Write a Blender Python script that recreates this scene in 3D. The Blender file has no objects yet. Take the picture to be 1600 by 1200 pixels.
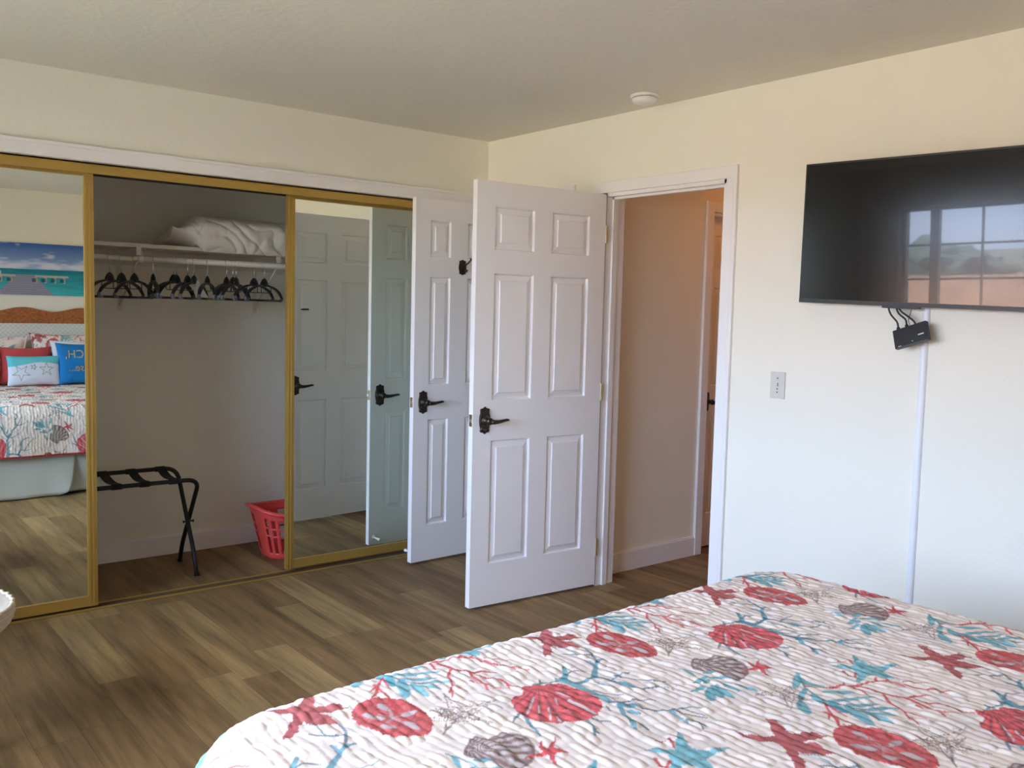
import bpy, bmesh, math, random, json
import numpy as np
from mathutils import Vector, Matrix
PI = math.pi
SC = bpy.context.scene
COL = SC.collection
random.seed(7)

# ------------------------------------------------------------------ camera
CAM_P = dict(loc=(-3.32400, -4.38240, 1.43605), yaw=0.68035, pitch=-0.07951, roll=0.02431, f=1416.96604)
def make_camera():
    yaw, pitch, roll = CAM_P['yaw'], CAM_P['pitch'], CAM_P['roll']
    f = Vector((math.sin(yaw)*math.cos(pitch), math.cos(yaw)*math.cos(pitch), math.sin(pitch)))
    r = Vector((math.cos(yaw), -math.sin(yaw), 0)); u = r.cross(f)
    r2 = math.cos(roll)*r + math.sin(roll)*u; u2 = -math.sin(roll)*r + math.cos(roll)*u
    M = Matrix(((r2.x, u2.x, -f.x, CAM_P['loc'][0]), (r2.y, u2.y, -f.y, CAM_P['loc'][1]), (r2.z, u2.z, -f.z, CAM_P['loc'][2]), (0, 0, 0, 1)))
    cd = bpy.data.cameras.new('camera'); cd.sensor_fit = 'HORIZONTAL'; cd.sensor_width = 36.0
    cd.lens = CAM_P['f']/1600*36; cd.clip_start = 0.05; cd.clip_end = 500
    co = bpy.data.objects.new('camera', cd); COL.objects.link(co); co.matrix_world = M
    SC.camera = co
make_camera()
SC.view_settings.view_transform = 'Standard'
SC.view_settings.look = 'None'
SC.view_settings.gamma = 1.0
SC.view_settings.use_curve_mapping = False
SC.view_settings.exposure = 1.66
try:
    SC.cycles.use_denoising = True
    SC.cycles.max_bounces = 14; SC.cycles.diffuse_bounces = 9; SC.cycles.glossy_bounces = 6
    SC.cycles.transparent_max_bounces = 8
    SC.cycles.sample_clamp_indirect = 8.0
except Exception:
    pass

# ------------------------------------------------------------------ world, sun, lamps
SKY_STRENGTH = 9.0
def make_world():
    w = bpy.data.worlds.new('sky'); SC.world = w; w.use_nodes = True
    nt = w.node_tree; nt.nodes.clear()
    out = nt.nodes.new('ShaderNodeOutputWorld'); bg = nt.nodes.new('ShaderNodeBackground')
    tc = nt.nodes.new('ShaderNodeTexCoord'); sp = nt.nodes.new('ShaderNodeSeparateXYZ'); cr = nt.nodes.new('ShaderNodeValToRGB')
    mr = nt.nodes.new('ShaderNodeMapRange'); mr.inputs[1].default_value = -0.2; mr.inputs[2].default_value = 1.0
    cr.color_ramp.elements[0].position = 0.10; cr.color_ramp.elements[0].color = (0.30, 0.25, 0.16, 1)
    cr.color_ramp.elements[1].position = 1.0; cr.color_ramp.elements[1].color = (0.88, 0.96, 1.14, 1)
    e = cr.color_ramp.elements.new(0.17); e.color = (0.47, 0.57, 0.76, 1)
    e = cr.color_ramp.elements.new(0.45); e.color = (0.44, 0.60, 0.94, 1)
    e = cr.color_ramp.elements.new(0.68); e.color = (0.88, 0.96, 1.14, 1)
    nt.links.new(tc.outputs['Generated'], sp.inputs[0]); nt.links.new(sp.outputs[2], mr.inputs[0])
    nt.links.new(mr.outputs[0], cr.inputs[0]); nt.links.new(cr.outputs[0], bg.inputs[0])
    bg.inputs[1].default_value = SKY_STRENGTH
    nt.links.new(bg.outputs[0], out.inputs[0])
make_world()
SUN_STRENGTH = 13.0
sd = bpy.data.lights.new('sun', 'SUN'); sd.energy = SUN_STRENGTH; sd.angle = 0.009; sd.color = (1.0, 0.93, 0.82)
so = bpy.data.objects.new('sun', sd); COL.objects.link(so)
so.rotation_euler = (0, math.radians(38), math.radians(20)); so.location = (0, 0, 20)   # high sun behind the house, lights the roofs and ground outside only

WX = -4.3                                   # window wall
YB = -4.87                                  # wall behind the bed
WIN = (-3.95, -0.35, 0.90, 2.10)            # y0, y1, z0, z1 of the window
def make_portal():
    ld = bpy.data.lights.new('window_portal', 'AREA'); ld.shape = 'RECTANGLE'
    ld.size = WIN[1]-WIN[0]; ld.size_y = WIN[3]-WIN[2]
    ld.cycles.is_portal = True
    lo = bpy.data.objects.new('window_portal', ld); COL.objects.link(lo)
    lo.location = (WX-0.10, (WIN[0]+WIN[1])/2, (WIN[2]+WIN[3])/2)
    lo.rotation_euler = Vector((-1, 0, 0)).to_track_quat('Z', 'Y').to_euler()   # -Z looks into the room
make_portal()

# ------------------------------------------------------------------ materials
def srgb(r, g, b):
    f = lambda c: (c/255/12.92) if c/255 <= 0.04045 else ((c/255+0.055)/1.055)**2.4
    return (f(r), f(g), f(b), 1)
def mat(name, col=(0.8, 0.8, 0.8, 1), rough=0.6, metal=0.0, spec=0.5, bump=None, noise=None, attr=None, coat=0, alpha=None):
    """bump=(scale, strength, dist); noise=(scale, amount) varies the base colour"""
    m = bpy.data.materials.new(name); m.use_nodes = True
    nt = m.node_tree; b = nt.nodes['Principled BSDF']
    b.inputs['Base Color'].default_value = col if len(col) == 4 else (*col, 1)
    b.inputs['Roughness'].default_value = rough; b.inputs['Metallic'].default_value = metal
    b.inputs['Specular IOR Level'].default_value = spec
    if coat: b.inputs['Coat Weight'].default_value = coat; b.inputs['Coat Roughness'].default_value = 0.02
    tc = nt.nodes.new('ShaderNodeTexCoord')
    src = None
    if attr:
        a = nt.nodes.new('ShaderNodeAttribute'); a.attribute_name = attr; src = a.outputs['Color']
    if noise:
        n = nt.nodes.new('ShaderNodeTexNoise'); n.inputs['Scale'].default_value = noise[0]; n.inputs['Detail'].default_value = 5
        nt.links.new(tc.outputs['Object'], n.inputs['Vector'])
        mr = nt.nodes.new('ShaderNodeMapRange'); mr.inputs[1].default_value = 0.3; mr.inputs[2].default_value = 0.7
        mr.inputs[3].default_value = 1-noise[1]; mr.inputs[4].default_value = 1+noise[1]
        nt.links.new(n.outputs['Fac'], mr.inputs[0])
        vm = nt.nodes.new('ShaderNodeVectorMath'); vm.operation = 'SCALE'
        if src: nt.links.new(src, vm.inputs[0])
        else: vm.inputs[0].default_value = b.inputs['Base Color'].default_value[:3]
        nt.links.new(mr.outputs[0], vm.inputs['Scale']); src = vm.outputs[0]
    if src: nt.links.new(src, b.inputs['Base Color'])
    if bump:
        n = nt.nodes.new('ShaderNodeTexNoise'); n.inputs['Scale'].default_value = bump[0]; n.inputs['Detail'].default_value = 4
        nt.links.new(tc.outputs['Object'], n.inputs['Vector'])
        bp = nt.nodes.new('ShaderNodeBump'); bp.inputs['Strength'].default_value = bump[1]; bp.inputs['Distance'].default_value = bump[2]
        nt.links.new(n.outputs['Fac'], bp.inputs['Height']); nt.links.new(bp.outputs[0], b.inputs['Normal'])
    return m
M = {}
M['wall'] = mat('painted_wall', (0.865, 0.825, 0.71, 1), 0.7, bump=(55, 0.25, 0.004))
M['ceiling'] = mat('textured_ceiling', (0.80, 0.755, 0.65, 1), 0.85, bump=(38, 0.3, 0.006))
M['trim'] = mat('white_trim', (0.87, 0.84, 0.82, 1), 0.35)
M['door'] = mat('white_door', (0.88, 0.85, 0.84, 1), 0.38, bump=(260, 0.05, 0.001))
M['gold'] = mat('gold_anodised', (0.52, 0.34, 0.085, 1), 0.36, metal=0.55)
M['track'] = mat('bronze_track', (0.085, 0.06, 0.035, 1), 0.5)
M['dark'] = mat('dark_channel', (0.03, 0.028, 0.02, 1), 0.6)
M['mirror'] = mat('mirror', (0.80, 0.86, 0.80, 1), 0.0, metal=1.0)
M['bronze'] = mat('dark_bronze', (0.055, 0.045, 0.033, 1), 0.34, metal=0.8, noise=(300, 0.5), bump=(220, 0.5, 0.002))
M['brass'] = mat('brass', (0.75, 0.6, 0.35, 1), 0.25, metal=1.0)
M['chrome'] = mat('chrome_wire', (0.8, 0.8, 0.8, 1), 0.2, metal=1.0)
M['rod'] = mat('painted_rod', (0.72, 0.66, 0.55, 1), 0.5)
M['black'] = mat('black_plastic', (0.012, 0.012, 0.014, 1), 0.4)
M['hanger'] = mat('hanger_plastic', (0.02, 0.02, 0.022, 1), 0.35)
M['hanger_grey'] = mat('hanger_grip_grey', (0.16, 0.17, 0.18, 1), 0.5)
M['rack'] = mat('black_rack_tube', (0.012, 0.011, 0.011, 1), 0.4, metal=0.2)
M['strap'] = mat('black_webbing', (0.014, 0.013, 0.013, 1), 0.9, bump=(400, 0.3, 0.001))
M['basket'] = mat('coral_plastic', (0.82, 0.085, 0.07, 1), 0.35)
M['paper'] = mat('paper', (0.8, 0.8, 0.78, 1), 0.8)
M['case'] = mat('cream_pillowcase', (0.80, 0.74, 0.64, 1), 0.85, bump=(120, 0.15, 0.001))
M['plate'] = mat('almond_plate', (0.66, 0.64, 0.56, 1), 0.4)
M['screw'] = mat('dark_screw', (0.08, 0.08, 0.08, 1), 0.5)
M['detector'] = mat('detector_plastic', (0.85, 0.82, 0.76, 1), 0.4)
M['cover'] = mat('white_cable_cover', (0.85, 0.85, 0.88, 1), 0.35)
M['quilt'] = mat('printed_quilt', attr='print', rough=0.8, spec=0.25, bump=(420, 0.25, 0.0015))
M['printed'] = mat('printed_cloth', attr='print', rough=0.85, bump=(300, 0.2, 0.001))
M['skirt'] = mat('bed_skirt_cloth', (0.57, 0.57, 0.51, 1), 0.9)
M['mattress'] = mat('mattress_white', (0.8, 0.8, 0.78, 1), 0.9)
M['coral_cloth'] = mat('coral_cloth', srgb(205, 75, 75), 0.85, bump=(300, 0.2, 0.001))
M['blue_cloth'] = mat('blue_cloth', srgb(10, 120, 185), 0.85, bump=(300, 0.2, 0.001))
M['white_cloth'] = mat('white_cloth', (0.82, 0.82, 0.85, 1), 0.85, bump=(300, 0.2, 0.001))
M['letters'] = mat('gold_lettering', srgb(190, 165, 110), 0.7)
M['carved'] = mat('carved_wood', srgb(165, 95, 45), 0.5, noise=(60, 0.35), bump=(60, 0.9, 0.006))
M['wicker'] = mat('white_wicker', (0.78, 0.75, 0.68, 1), 0.6)
M['wicker_side'] = mat('natural_wicker', (0.62, 0.52, 0.40, 1), 0.6)
M['warm_lamp'] = mat('lamp_glass', (0.9, 0.8, 0.6, 1), 0.4)
M['alu'] = mat('window_frame', (0.35, 0.34, 0.32, 1), 0.4, metal=0.2)
M['canvas'] = mat('painted_canvas', attr='print', rough=0.75)
M['stucco'] = mat('house_stucco', (0.62, 0.5, 0.38, 1), 0.9)
M['tile'] = mat('terracotta_roof', (0.42, 0.24, 0.15, 1), 0.9, noise=(1.5, 0.2))
M['leaf'] = mat('hazed_tree_leaves', (0.13, 0.17, 0.14, 1), 0.9, noise=(3, 0.3))  # leaf colour lightened, distance haze is painted into it
M['trunk'] = mat('tree_bark', (0.12, 0.08, 0.05, 1), 0.9)
M['earth'] = mat('dry_ground', (0.22, 0.22, 0.165, 1), 0.95, noise=(0.2, 0.3))
def tv_mat():
    m = mat('tv_screen', (0.004, 0.004, 0.005, 1), 0.16, spec=0.34, coat=0.5)
    return m
M['screen'] = tv_mat()
def glass_mat():
    m = bpy.data.materials.new('window_glass'); m.use_nodes = True; nt = m.node_tree
    nt.nodes.remove(nt.nodes['Principled BSDF']); out = nt.nodes['Material Output']
    t = nt.nodes.new('ShaderNodeBsdfTransparent'); g = nt.nodes.new('ShaderNodeBsdfGlossy'); g.inputs['Roughness'].default_value = 0
    fr = nt.nodes.new('ShaderNodeFresnel'); fr.inputs[0].default_value = 1.45
    mx = nt.nodes.new('ShaderNodeMixShader'); nt.links.new(fr.outputs[0], mx.inputs[0])
    nt.links.new(t.outputs[0], mx.inputs[1]); nt.links.new(g.outputs[0], mx.inputs[2]); nt.links.new(mx.outputs[0], out.inputs[0])
    return m
M['glass'] = glass_mat()
def plank_mat():
    m = bpy.data.materials.new('laminate_planks'); m.use_nodes = True; nt = m.node_tree; b = nt.nodes['Principled BSDF']
    a = nt.nodes.new('ShaderNodeAttribute'); a.attribute_name = 'plank'
    tc = nt.nodes.new('ShaderNodeTexCoord'); mp = nt.nodes.new('ShaderNodeMapping'); mp.inputs['Scale'].default_value = (38, 2.2, 1)
    nt.links.new(tc.outputs['Object'], mp.inputs[0])
    ad = nt.nodes.new('ShaderNodeVectorMath'); ad.operation = 'MULTIPLY_ADD'; ad.inputs[1].default_value = (90, 90, 90)
    nt.links.new(a.outputs['Color'], ad.inputs[0]); nt.links.new(mp.outputs[0], ad.inputs[2])
    n = nt.nodes.new('ShaderNodeTexNoise'); n.inputs['Scale'].default_value = 1.0; n.inputs['Detail'].default_value = 6; n.inputs['Roughness'].default_value = 0.65
    nt.links.new(ad.outputs[0], n.inputs['Vector'])
    mp2 = nt.nodes.new('ShaderNodeMapping'); mp2.inputs['Scale'].default_value = (14, 1.3, 1); nt.links.new(tc.outputs['Object'], mp2.inputs[0])
    n2 = nt.nodes.new('ShaderNodeTexNoise'); n2.inputs['Scale'].default_value = 1.0; n2.inputs['Detail'].default_value = 3; nt.links.new(mp2.outputs[0], n2.inputs['Vector'])
    sm = nt.nodes.new('ShaderNodeMath'); sm.operation = 'ADD'; nt.links.new(n.outputs['Fac'], sm.inputs[0]); nt.links.new(n2.outputs['Fac'], sm.inputs[1])
    mr = nt.nodes.new('ShaderNodeMapRange'); mr.inputs[1].default_value = 0.65; mr.inputs[2].default_value = 1.35; mr.inputs[3].default_value = 0.46; mr.inputs[4].default_value = 1.30
    nt.links.new(sm.outputs[0], mr.inputs[0])
    vm = nt.nodes.new('ShaderNodeVectorMath'); vm.operation = 'SCALE'; nt.links.new(a.outputs['Color'], vm.inputs[0]); nt.links.new(mr.outputs[0], vm.inputs['Scale'])
    nt.links.new(vm.outputs[0], b.inputs['Base Color'])
    b.inputs['Roughness'].default_value = 0.55; b.inputs['Specular IOR Level'].default_value = 0.22
    bp = nt.nodes.new('ShaderNodeBump'); bp.inputs['Strength'].default_value = 0.12; bp.inputs['Distance'].default_value = 0.002
    nt.links.new(n.outputs['Fac'], bp.inputs['Height']); nt.links.new(bp.outputs[0], b.inputs['Normal'])
    return m
M['plank'] = plank_mat()
def weave_mat():
    m = mat('woven_cane', (0.74, 0.73, 0.68, 1), 0.7); nt = m.node_tree; b = nt.nodes['Principled BSDF']
    tc = nt.nodes.new('ShaderNodeTexCoord'); ck = nt.nodes.new('ShaderNodeTexChecker'); ck.inputs['Scale'].default_value = 48
    ck.inputs['Color1'].default_value = (0.74, 0.735, 0.69, 1); ck.inputs['Color2'].default_value = (0.64, 0.63, 0.58, 1)
    nt.links.new(tc.outputs['Object'], ck.inputs['Vector']); nt.links.new(ck.outputs['Color'], b.inputs['Base Color'])
    return m
M['cane'] = weave_mat()

# ------------------------------------------------------------------ helpers
def obj(name, bm, m, parent=None, smooth=False, mats=None):
    me = bpy.data.meshes.new(name)
    if isinstance(bm, bmesh.types.BMesh):
        bmesh.ops.recalc_face_normals(bm, faces=bm.faces[:]); bm.to_mesh(me); bm.free()
    else:
        me = bm
    for k in (mats or [m]): me.materials.append(k)
    if smooth: me.polygons.foreach_set('use_smooth', [True]*len(me.polygons))
    o = bpy.data.objects.new(name, me); COL.objects.link(o)
    if parent is not None:
        o.parent = parent; o.matrix_parent_inverse = parent_matrix(parent).inverted()
    return o
def parent_matrix(p):
    Mx = Matrix.LocRotScale(p.location, p.rotation_euler, p.scale)
    return (parent_matrix(p.parent) @ p.matrix_parent_inverse @ Mx) if p.parent else Mx
def local(name, bm, m, parent, smooth=False):
    o = obj(name, bm, m, None, smooth); o.parent = parent; return o
def tag(o, label, cat, group=None):
    o['label'] = label; o['category'] = cat
    if group: o['group'] = group
    return o
def thing(name, label, cat, loc=(0, 0, 0), rz=0, group=None):
    o = bpy.data.objects.new(name, None); COL.objects.link(o); o.location = loc; o.rotation_euler = (0, 0, rz)
    o.empty_display_size = 0.1
    return tag(o, label, cat, group)
def struct(name, bm, m, parent=None, **k):
    o = obj(name, bm, m, parent, **k)
    if parent is None: o['kind'] = 'structure'
    return o
def box(bm, x0, x1, y0, y1, z0, z1):
    vs = [bm.verts.new((x, y, z)) for x in (x0, x1) for y in (y0, y1) for z in (z0, z1)]
    for f in ((0, 1, 3, 2), (4, 6, 7, 5), (0, 4, 5, 1), (2, 3, 7, 6), (0, 2, 6, 4), (1, 5, 7, 3)):
        bm.faces.new([vs[i] for i in f])
def boxes(*bs, bevel=0):
    bm = bmesh.new()
    for b in bs: box(bm, *b)
    if bevel: bmesh.ops.bevel(bm, geom=bm.edges[:], offset=bevel, segments=2, affect='EDGES', profile=0.7)
    return bm
def tube(bm, pts, r, seg=10, closed=False, caps=True, flat=None):
    pts = [Vector(p) for p in pts]; n = len(pts); rs = r if isinstance(r, (list, tuple)) else [r]*n
    rings = []; prev = None
    for i, p in enumerate(pts):
        a = pts[(i-1) % n] if (i > 0 or closed) else p; b = pts[(i+1) % n] if (i < n-1 or closed) else p
        d = (b-a).normalized()
        if prev is None:
            up = Vector((0, 0, 1)) if abs(d.z) < 0.9 else Vector((0, 1, 0)); s = d.cross(up).normalized()
        else:
            s = (prev - d*prev.dot(d)).normalized()
        prev = s; t = d.cross(s)
        k = flat or 1.0
        rings.append([bm.verts.new(p + rs[i]*(math.cos(2*PI*j/seg)*s + k*math.sin(2*PI*j/seg)*t)) for j in range(seg)])
    for i in range(n if closed else n-1):
        A, B = rings[i], rings[(i+1) % n]
        for j in range(seg):
            bm.faces.new((A[j], A[(j+1) % seg], B[(j+1) % seg], B[j]))
    if caps and not closed:
        bm.faces.new(rings[0][::-1]); bm.faces.new(rings[-1])
def tubes(*ts, seg=10):
    bm = bmesh.new()
    for pts, r in ts: tube(bm, pts, r, seg)
    return bm
def bend(pts, r, n=6):
    """round the inner corners of a polyline"""
    pts = [Vector(p) for p in pts]; out = [pts[0]]
    for i in range(1, len(pts)-1):
        a = (pts[i-1]-pts[i]); b = (pts[i+1]-pts[i]); q = min(r, a.length*0.49, b.length*0.49)
        A = pts[i]+a.normalized()*q; B = pts[i]+b.normalized()*q
        for k in range(n+1):
            t = k/n; out.append((1-t)**2*A + 2*t*(1-t)*pts[i] + t*t*B)
    out.append(pts[-1]); return out
def lathe(bm, prof, c, seg=32, axis='z'):
    rings = []
    for r, h in prof:
        ring = []
        for j in range(seg):
            a = 2*PI*j/seg; x, y = r*math.cos(a), r*math.sin(a)
            v = {'z': (x, y, h), 'x': (h, x, y), 'y': (x, h, y)}[axis]
            ring.append(bm.verts.new(Vector(c)+Vector(v)))
        rings.append(ring)
    for A, B in zip(rings, rings[1:]):
        for j in range(seg): bm.faces.new((A[j], A[(j+1) % seg], B[(j+1) % seg], B[j]))
    bm.faces.new(rings[0][::-1]); bm.faces.new(rings[-1])
def plate(bm, outline, fr, t, taper=0.75):
    """outline in (a, b); fr maps (a, b, c) to 3-D, c = height off the surface"""
    r0 = [bm.verts.new(fr(a, b, 0)) for a, b in outline]; r1 = [bm.verts.new(fr(a, b, t*0.5)) for a, b in outline]
    r2 = [bm.verts.new(fr(a*taper, b*taper, t)) for a, b in outline]
    n = len(outline)
    for A, B in ((r0, r1), (r1, r2)):
        for j in range(n): bm.faces.new((A[j], A[(j+1) % n], B[(j+1) % n], B[j]))
    bm.faces.new(r2); bm.faces.new(r0[::-1])
def grid_mesh(name, X, Y, Z, C=None):
    """X, Y, Z arrays of shape (n, m) -> mesh of quads, optional colour (n, m, 3) linear"""
    n, m = X.shape; me = bpy.data.meshes.new(name)
    co = np.stack([X, Y, Z], -1).reshape(-1, 3).astype(np.float32)
    idx = np.arange(n*m).reshape(n, m)
    q = np.stack([idx[:-1, :-1], idx[1:, :-1], idx[1:, 1:], idx[:-1, 1:]], -1).reshape(-1, 4).astype(np.int32)
    me.vertices.add(n*m); me.vertices.foreach_set('co', co.ravel())
    me.loops.add(q.size); me.loops.foreach_set('vertex_index', q.ravel())
    me.polygons.add(len(q)); me.polygons.foreach_set('loop_start', np.arange(0, q.size, 4, dtype=np.int32)); me.polygons.foreach_set('loop_total', np.full(len(q), 4, dtype=np.int32))
    me.update(calc_edges=True); me.polygons.foreach_set('use_smooth', np.ones(len(q), bool))
    if C is not None:
        a = me.color_attributes.new('print', 'FLOAT_COLOR', 'POINT')
        cc = np.ones((n*m, 4), np.float32); cc[:, :3] = C.reshape(-1, 3); a.data.foreach_set('color', cc.ravel())
    me.validate(); return me

# ------------------------------------------------------------------ floor: one laminate floor, planks run along y
H = 2.44
PAL = [srgb(142, 115, 80), srgb(134, 107, 74), srgb(147, 121, 84), srgb(130, 103, 71), srgb(152, 126, 89), srgb(138, 111, 77)]
LIGHT = srgb(150, 124, 87); DARK = srgb(130, 103, 72)
# strips whose joints the photograph shows: strip index -> [(joint y, colour towards -y of the joint)]
SEEN = {-5: [(0.95, LIGHT), (-0.85, DARK)], -3: [(0.95, PAL[1]), (-1.02, LIGHT), (-2.1, DARK)], -2: [(0.95, DARK)], -1: [(0.95, PAL[1]), (-0.86, LIGHT)],
        0: [(0.95, PAL[3]), (-0.95, DARK)], 1: [(0.95, DARK), (-0.40, LIGHT), (-0.9, PAL[1])], 2: [(0.95, LIGHT), (-0.93, PAL[1])],
        3: [(0.95, DARK), (-1.17, LIGHT)], 4: [(0.95, DARK)], 5: [(0.95, DARK), (-0.55, LIGHT), (-1.75, PAL[0])], 6: [(0.95, DARK), (-1.3, PAL[1])]}
def build_floor():
    rnd = random.Random(5)
    bm = bmesh.new(); lay = bm.loops.layers.float_color.new('plank')
    X0 = -1.68 + 0.15*0; y_hi, y_lo = 0.95, YB-0.1
    for k in range(-19, 27):
        xa, xb = X0+0.15*k, X0+0.15*(k+1)
        if k in SEEN: js = [(a, c) for a, c in SEEN[k]]
        else: js = [(y_hi, rnd.choice(PAL))]
        y = js[-1][0]
        while y > y_lo:
            y -= rnd.uniform(0.9, 1.25)
            if y > y_lo: js.append((y, rnd.choice(PAL)))
        for i, (ya, c) in enumerate(js):
            yb = js[i+1][0] if i+1 < len(js) else y_lo
            g = 0.0006
            vs = [bm.verts.new(p) for p in ((xa+g, yb+g, 0), (xb-g, yb+g, 0), (xb-g, ya-g, 0), (xa+g, ya-g, 0))]
            f = bm.faces.new(vs); f.material_index = 0
            j = 1+rnd.uniform(-0.07, 0.07)
            for l in f.loops: l[lay] = (c[0]*j, c[1]*j, c[2]*j*0.93, 1)
    xs = (X0-0.15*19, X0+0.15*27)
    box(bm, xs[0], xs[1], y_lo, y_hi, -0.03, -0.0012)
    for f in bm.faces:
        if f.calc_center_median().z < -0.0005:
            for l in f.loops: l[lay] = (0.05, 0.04, 0.03, 1)
    struct('floor', bm, M['plank'])
build_floor()

# ------------------------------------------------------------------ room shell
XR = 0.125          # far face of the TV wall
OPX = (-3.35, -0.165)  # closet opening
CB = 0.83           # closet back wall
D1 = (-1.7745, -1.0)   # main doorway (y)
D2 = (-0.735, -0.115)  # doorway behind the second door
DH = 2.052          # head of doorway openings
def shell():
    W = M['wall']
    struct('wall_right', boxes((0, XR, YB, D1[0]-0.0, 0, H), (0, XR, D1[0], D1[1], DH, H), (0, XR, D1[1], D2[0], 0, H), (0, XR, D2[0], D2[1], DH, H), (0, XR, D2[1], 0.0, 0, H)), W)
    struct('wall_front', boxes((WX, OPX[0], 0, 0.11, 0, H), (OPX[0], OPX[1], 0, 0.11, 2.062, H), (OPX[1], XR, 0, 0.11, 0, H)), W)
    struct('wall_left', boxes((WX-0.15, WX, YB, WIN[0], 0, H), (WX-0.15, WX, WIN[1], 0.11, 0, H), (WX-0.15, WX, WIN[0], WIN[1], 0, WIN[2]), (WX-0.15, WX, WIN[0], WIN[1], WIN[3], H)), W)
    struct('wall_back', boxes((WX-0.15, XR, YB-0.1, YB, 0, H)), W)
    struct('wall_closet_back', boxes((-3.6, 2.35, CB, CB+0.1, 0, H)), W)
    struct('wall_closet_left', boxes((-3.6, -3.5, 0.11, CB, 0, H)), W)
    struct('wall_closet_right', boxes((0.0, XR, 0.11, CB, 0, H)), W)
    # hallway: the wall seen through the doorway, with a recessed door further along
    struct('wall_hall_front', boxes((XR, 0.99, -0.9, -0.78, 0, H), (0.99, 1.80, -0.9, -0.78, DH, H), (1.80, 2.30, -0.9, -0.78, 0, H)), W)
    struct('wall_hall_right', boxes((2.30, 2.35, -3.3, CB, 0, H)), W)
    struct('wall_hall_back', boxes((XR, 2.35, -3.3, -3.25, 0, H)), W)
    # small bathroom-side room beyond the second doorway
    struct('wall_side_room', boxes((1.0, 1.05, -0.78, CB, 0, H)), W)
    struct('ceiling', boxes((WX-0.15, 2.35, YB-0.1, 0.93, H, H+0.1)), M['ceiling'])
shell()

def casing(name, plane, a0, a1, top, sgn=1, w=0.0575, t=0.015, z0=0.0, sides=(1, 1), depth=0.125, stop=True, y_in=None):
    """door casing on a wall x = plane (a = y) : two legs, a head and the jamb lining"""
    bm = bmesh.new()
    def leg(u0, u1, z0_, z1_, prof):
        for d0, d1, tt in prof:
            box(bm, plane-sgn*tt, plane, u0+d0*(u1-u0), u0+d1*(u1-u0), z0_, z1_)
    P_ = [(0, 0.72, t), (0.72, 1, t*0.72)]
    if sides[0]: leg(a0, a0-w, z0, top, P_[:1]+[(0.72, 1, t)])
    if sides[1]: leg(a1, a1+w, z0, top, P_[:1]+[(0.72, 1, t)])
    box(bm, plane-sgn*t, plane, a0-w*sides[0], a1+w*sides[1], top, top+w)
    box(bm, plane-sgn*(t+0.001), plane-sgn*t*0.9, a0-w*sides[0], a1+w*sides[1], top+w-0.006, top+w)
    bmesh.ops.bevel(bm, geom=bm.edges[:], offset=0.0015, segments=1, affect='EDGES')
    return bm
def jamb(bm, x0, x1, a0, a1, top, stop_x=None):
    t = 0.018
    box(bm, x0, x1, a0-0.0005, a0+t, 0, top); box(bm, x0, x1, a1-t, a1+0.0005, 0, top); box(bm, x0, x1, a0, a1, top-t, top)
    if stop_x is not None:
        s = 0.011
        box(bm, stop_x, stop_x+0.032, a0+t, a0+t+s, 0, top-t); box(bm, stop_x, stop_x+0.032, a1-t-s, a1-t, 0, top-t); box(bm, stop_x, stop_x+0.032, a0+t, a1-t, top-t-s, top-t)
struct('trim_1', casing('c', 0, D1[0]-0.004, D1[1]+0.012, DH), M['trim'])
bm = bmesh.new(); jamb(bm, -0.001, XR+0.001, D1[0]-0.0, D1[1]+0.0, DH, 0.036); struct('trim_2', bm, M['trim'])
struct('trim_3', casing('c', 0, D2[0]+0.012, D2[1]-0.012, DH+0.008, w=0.056), M['trim'])
bm = bmesh.new(); jamb(bm, -0.001, XR+0.001, D2[0], D2[1], DH, 0.036); struct('trim_4', bm, M['trim'])
# closet casing
def closet_casing():
    bm = bmesh.new(); t = 0.015; zb = 2.056
    box(bm, OPX[0]-0.07, OPX[1]+0.07, -t, 0, zb, 2.124)
    box(bm, OPX[0]-0.07, OPX[1]+0.07, -t-0.003, 0, 2.108, 2.124)
    box(bm, OPX[0]-0.07, OPX[0], -t, 0, 0, zb); box(bm, OPX[1], OPX[1]+0.07, -t, 0, 0, zb)
    box(bm, OPX[0]-0.001, OPX[1]+0.001, -0.002, 0.112, zb+0.001, zb+0.008)
    bmesh.ops.bevel(bm, geom=bm.edges[:], offset=0.0015, segments=1, affect='EDGES')
    return bm
struct('trim_5', closet_casing(), M['trim'])
def baseboard(name, *bs):
    bm = bmesh.new()
    for x0, x1, y0, y1, h, side in bs:
        box(bm, x0, x1, y0, y1, 0, h*0.93)
        if side == 'y-': box(bm, x0, x1, y0+(y1-y0)*0.35, y1, h*0.93, h)
        elif side == 'y+': box(bm, x0, x1, y0, y1-(y1-y0)*0.35, h*0.93, h)
        elif side == 'x-': box(bm, x0+(x1-x0)*0.35, x1, y0, y1, h*0.93, h)
        else: box(bm, x0, x1-(x1-x0)*0.35, y0, y1, h*0.93, h)
    return struct(name, bm, M['trim'])
BT = 0.014; BH = 0.10
baseboard('baseboard_closet', (-3.5, 0, CB-BT, CB, 0.112, 'y-'))
baseboard('baseboard_right', (-BT, 0, YB, D1[0]-0.062, BH, 'x-'), (-BT, 0, D1[1]+0.07, D2[0]-0.045, BH, 'x-'))
baseboard('baseboard_back', (WX, 0, YB, YB+BT, BH, 'y+'))
baseboard('baseboard_left', (WX, WX+BT, YB, 0, BH, 'x+'))
baseboard('baseboard_hall', (XR, 0.93, -0.9-BT, -0.9, 0.115, 'y-'))
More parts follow.
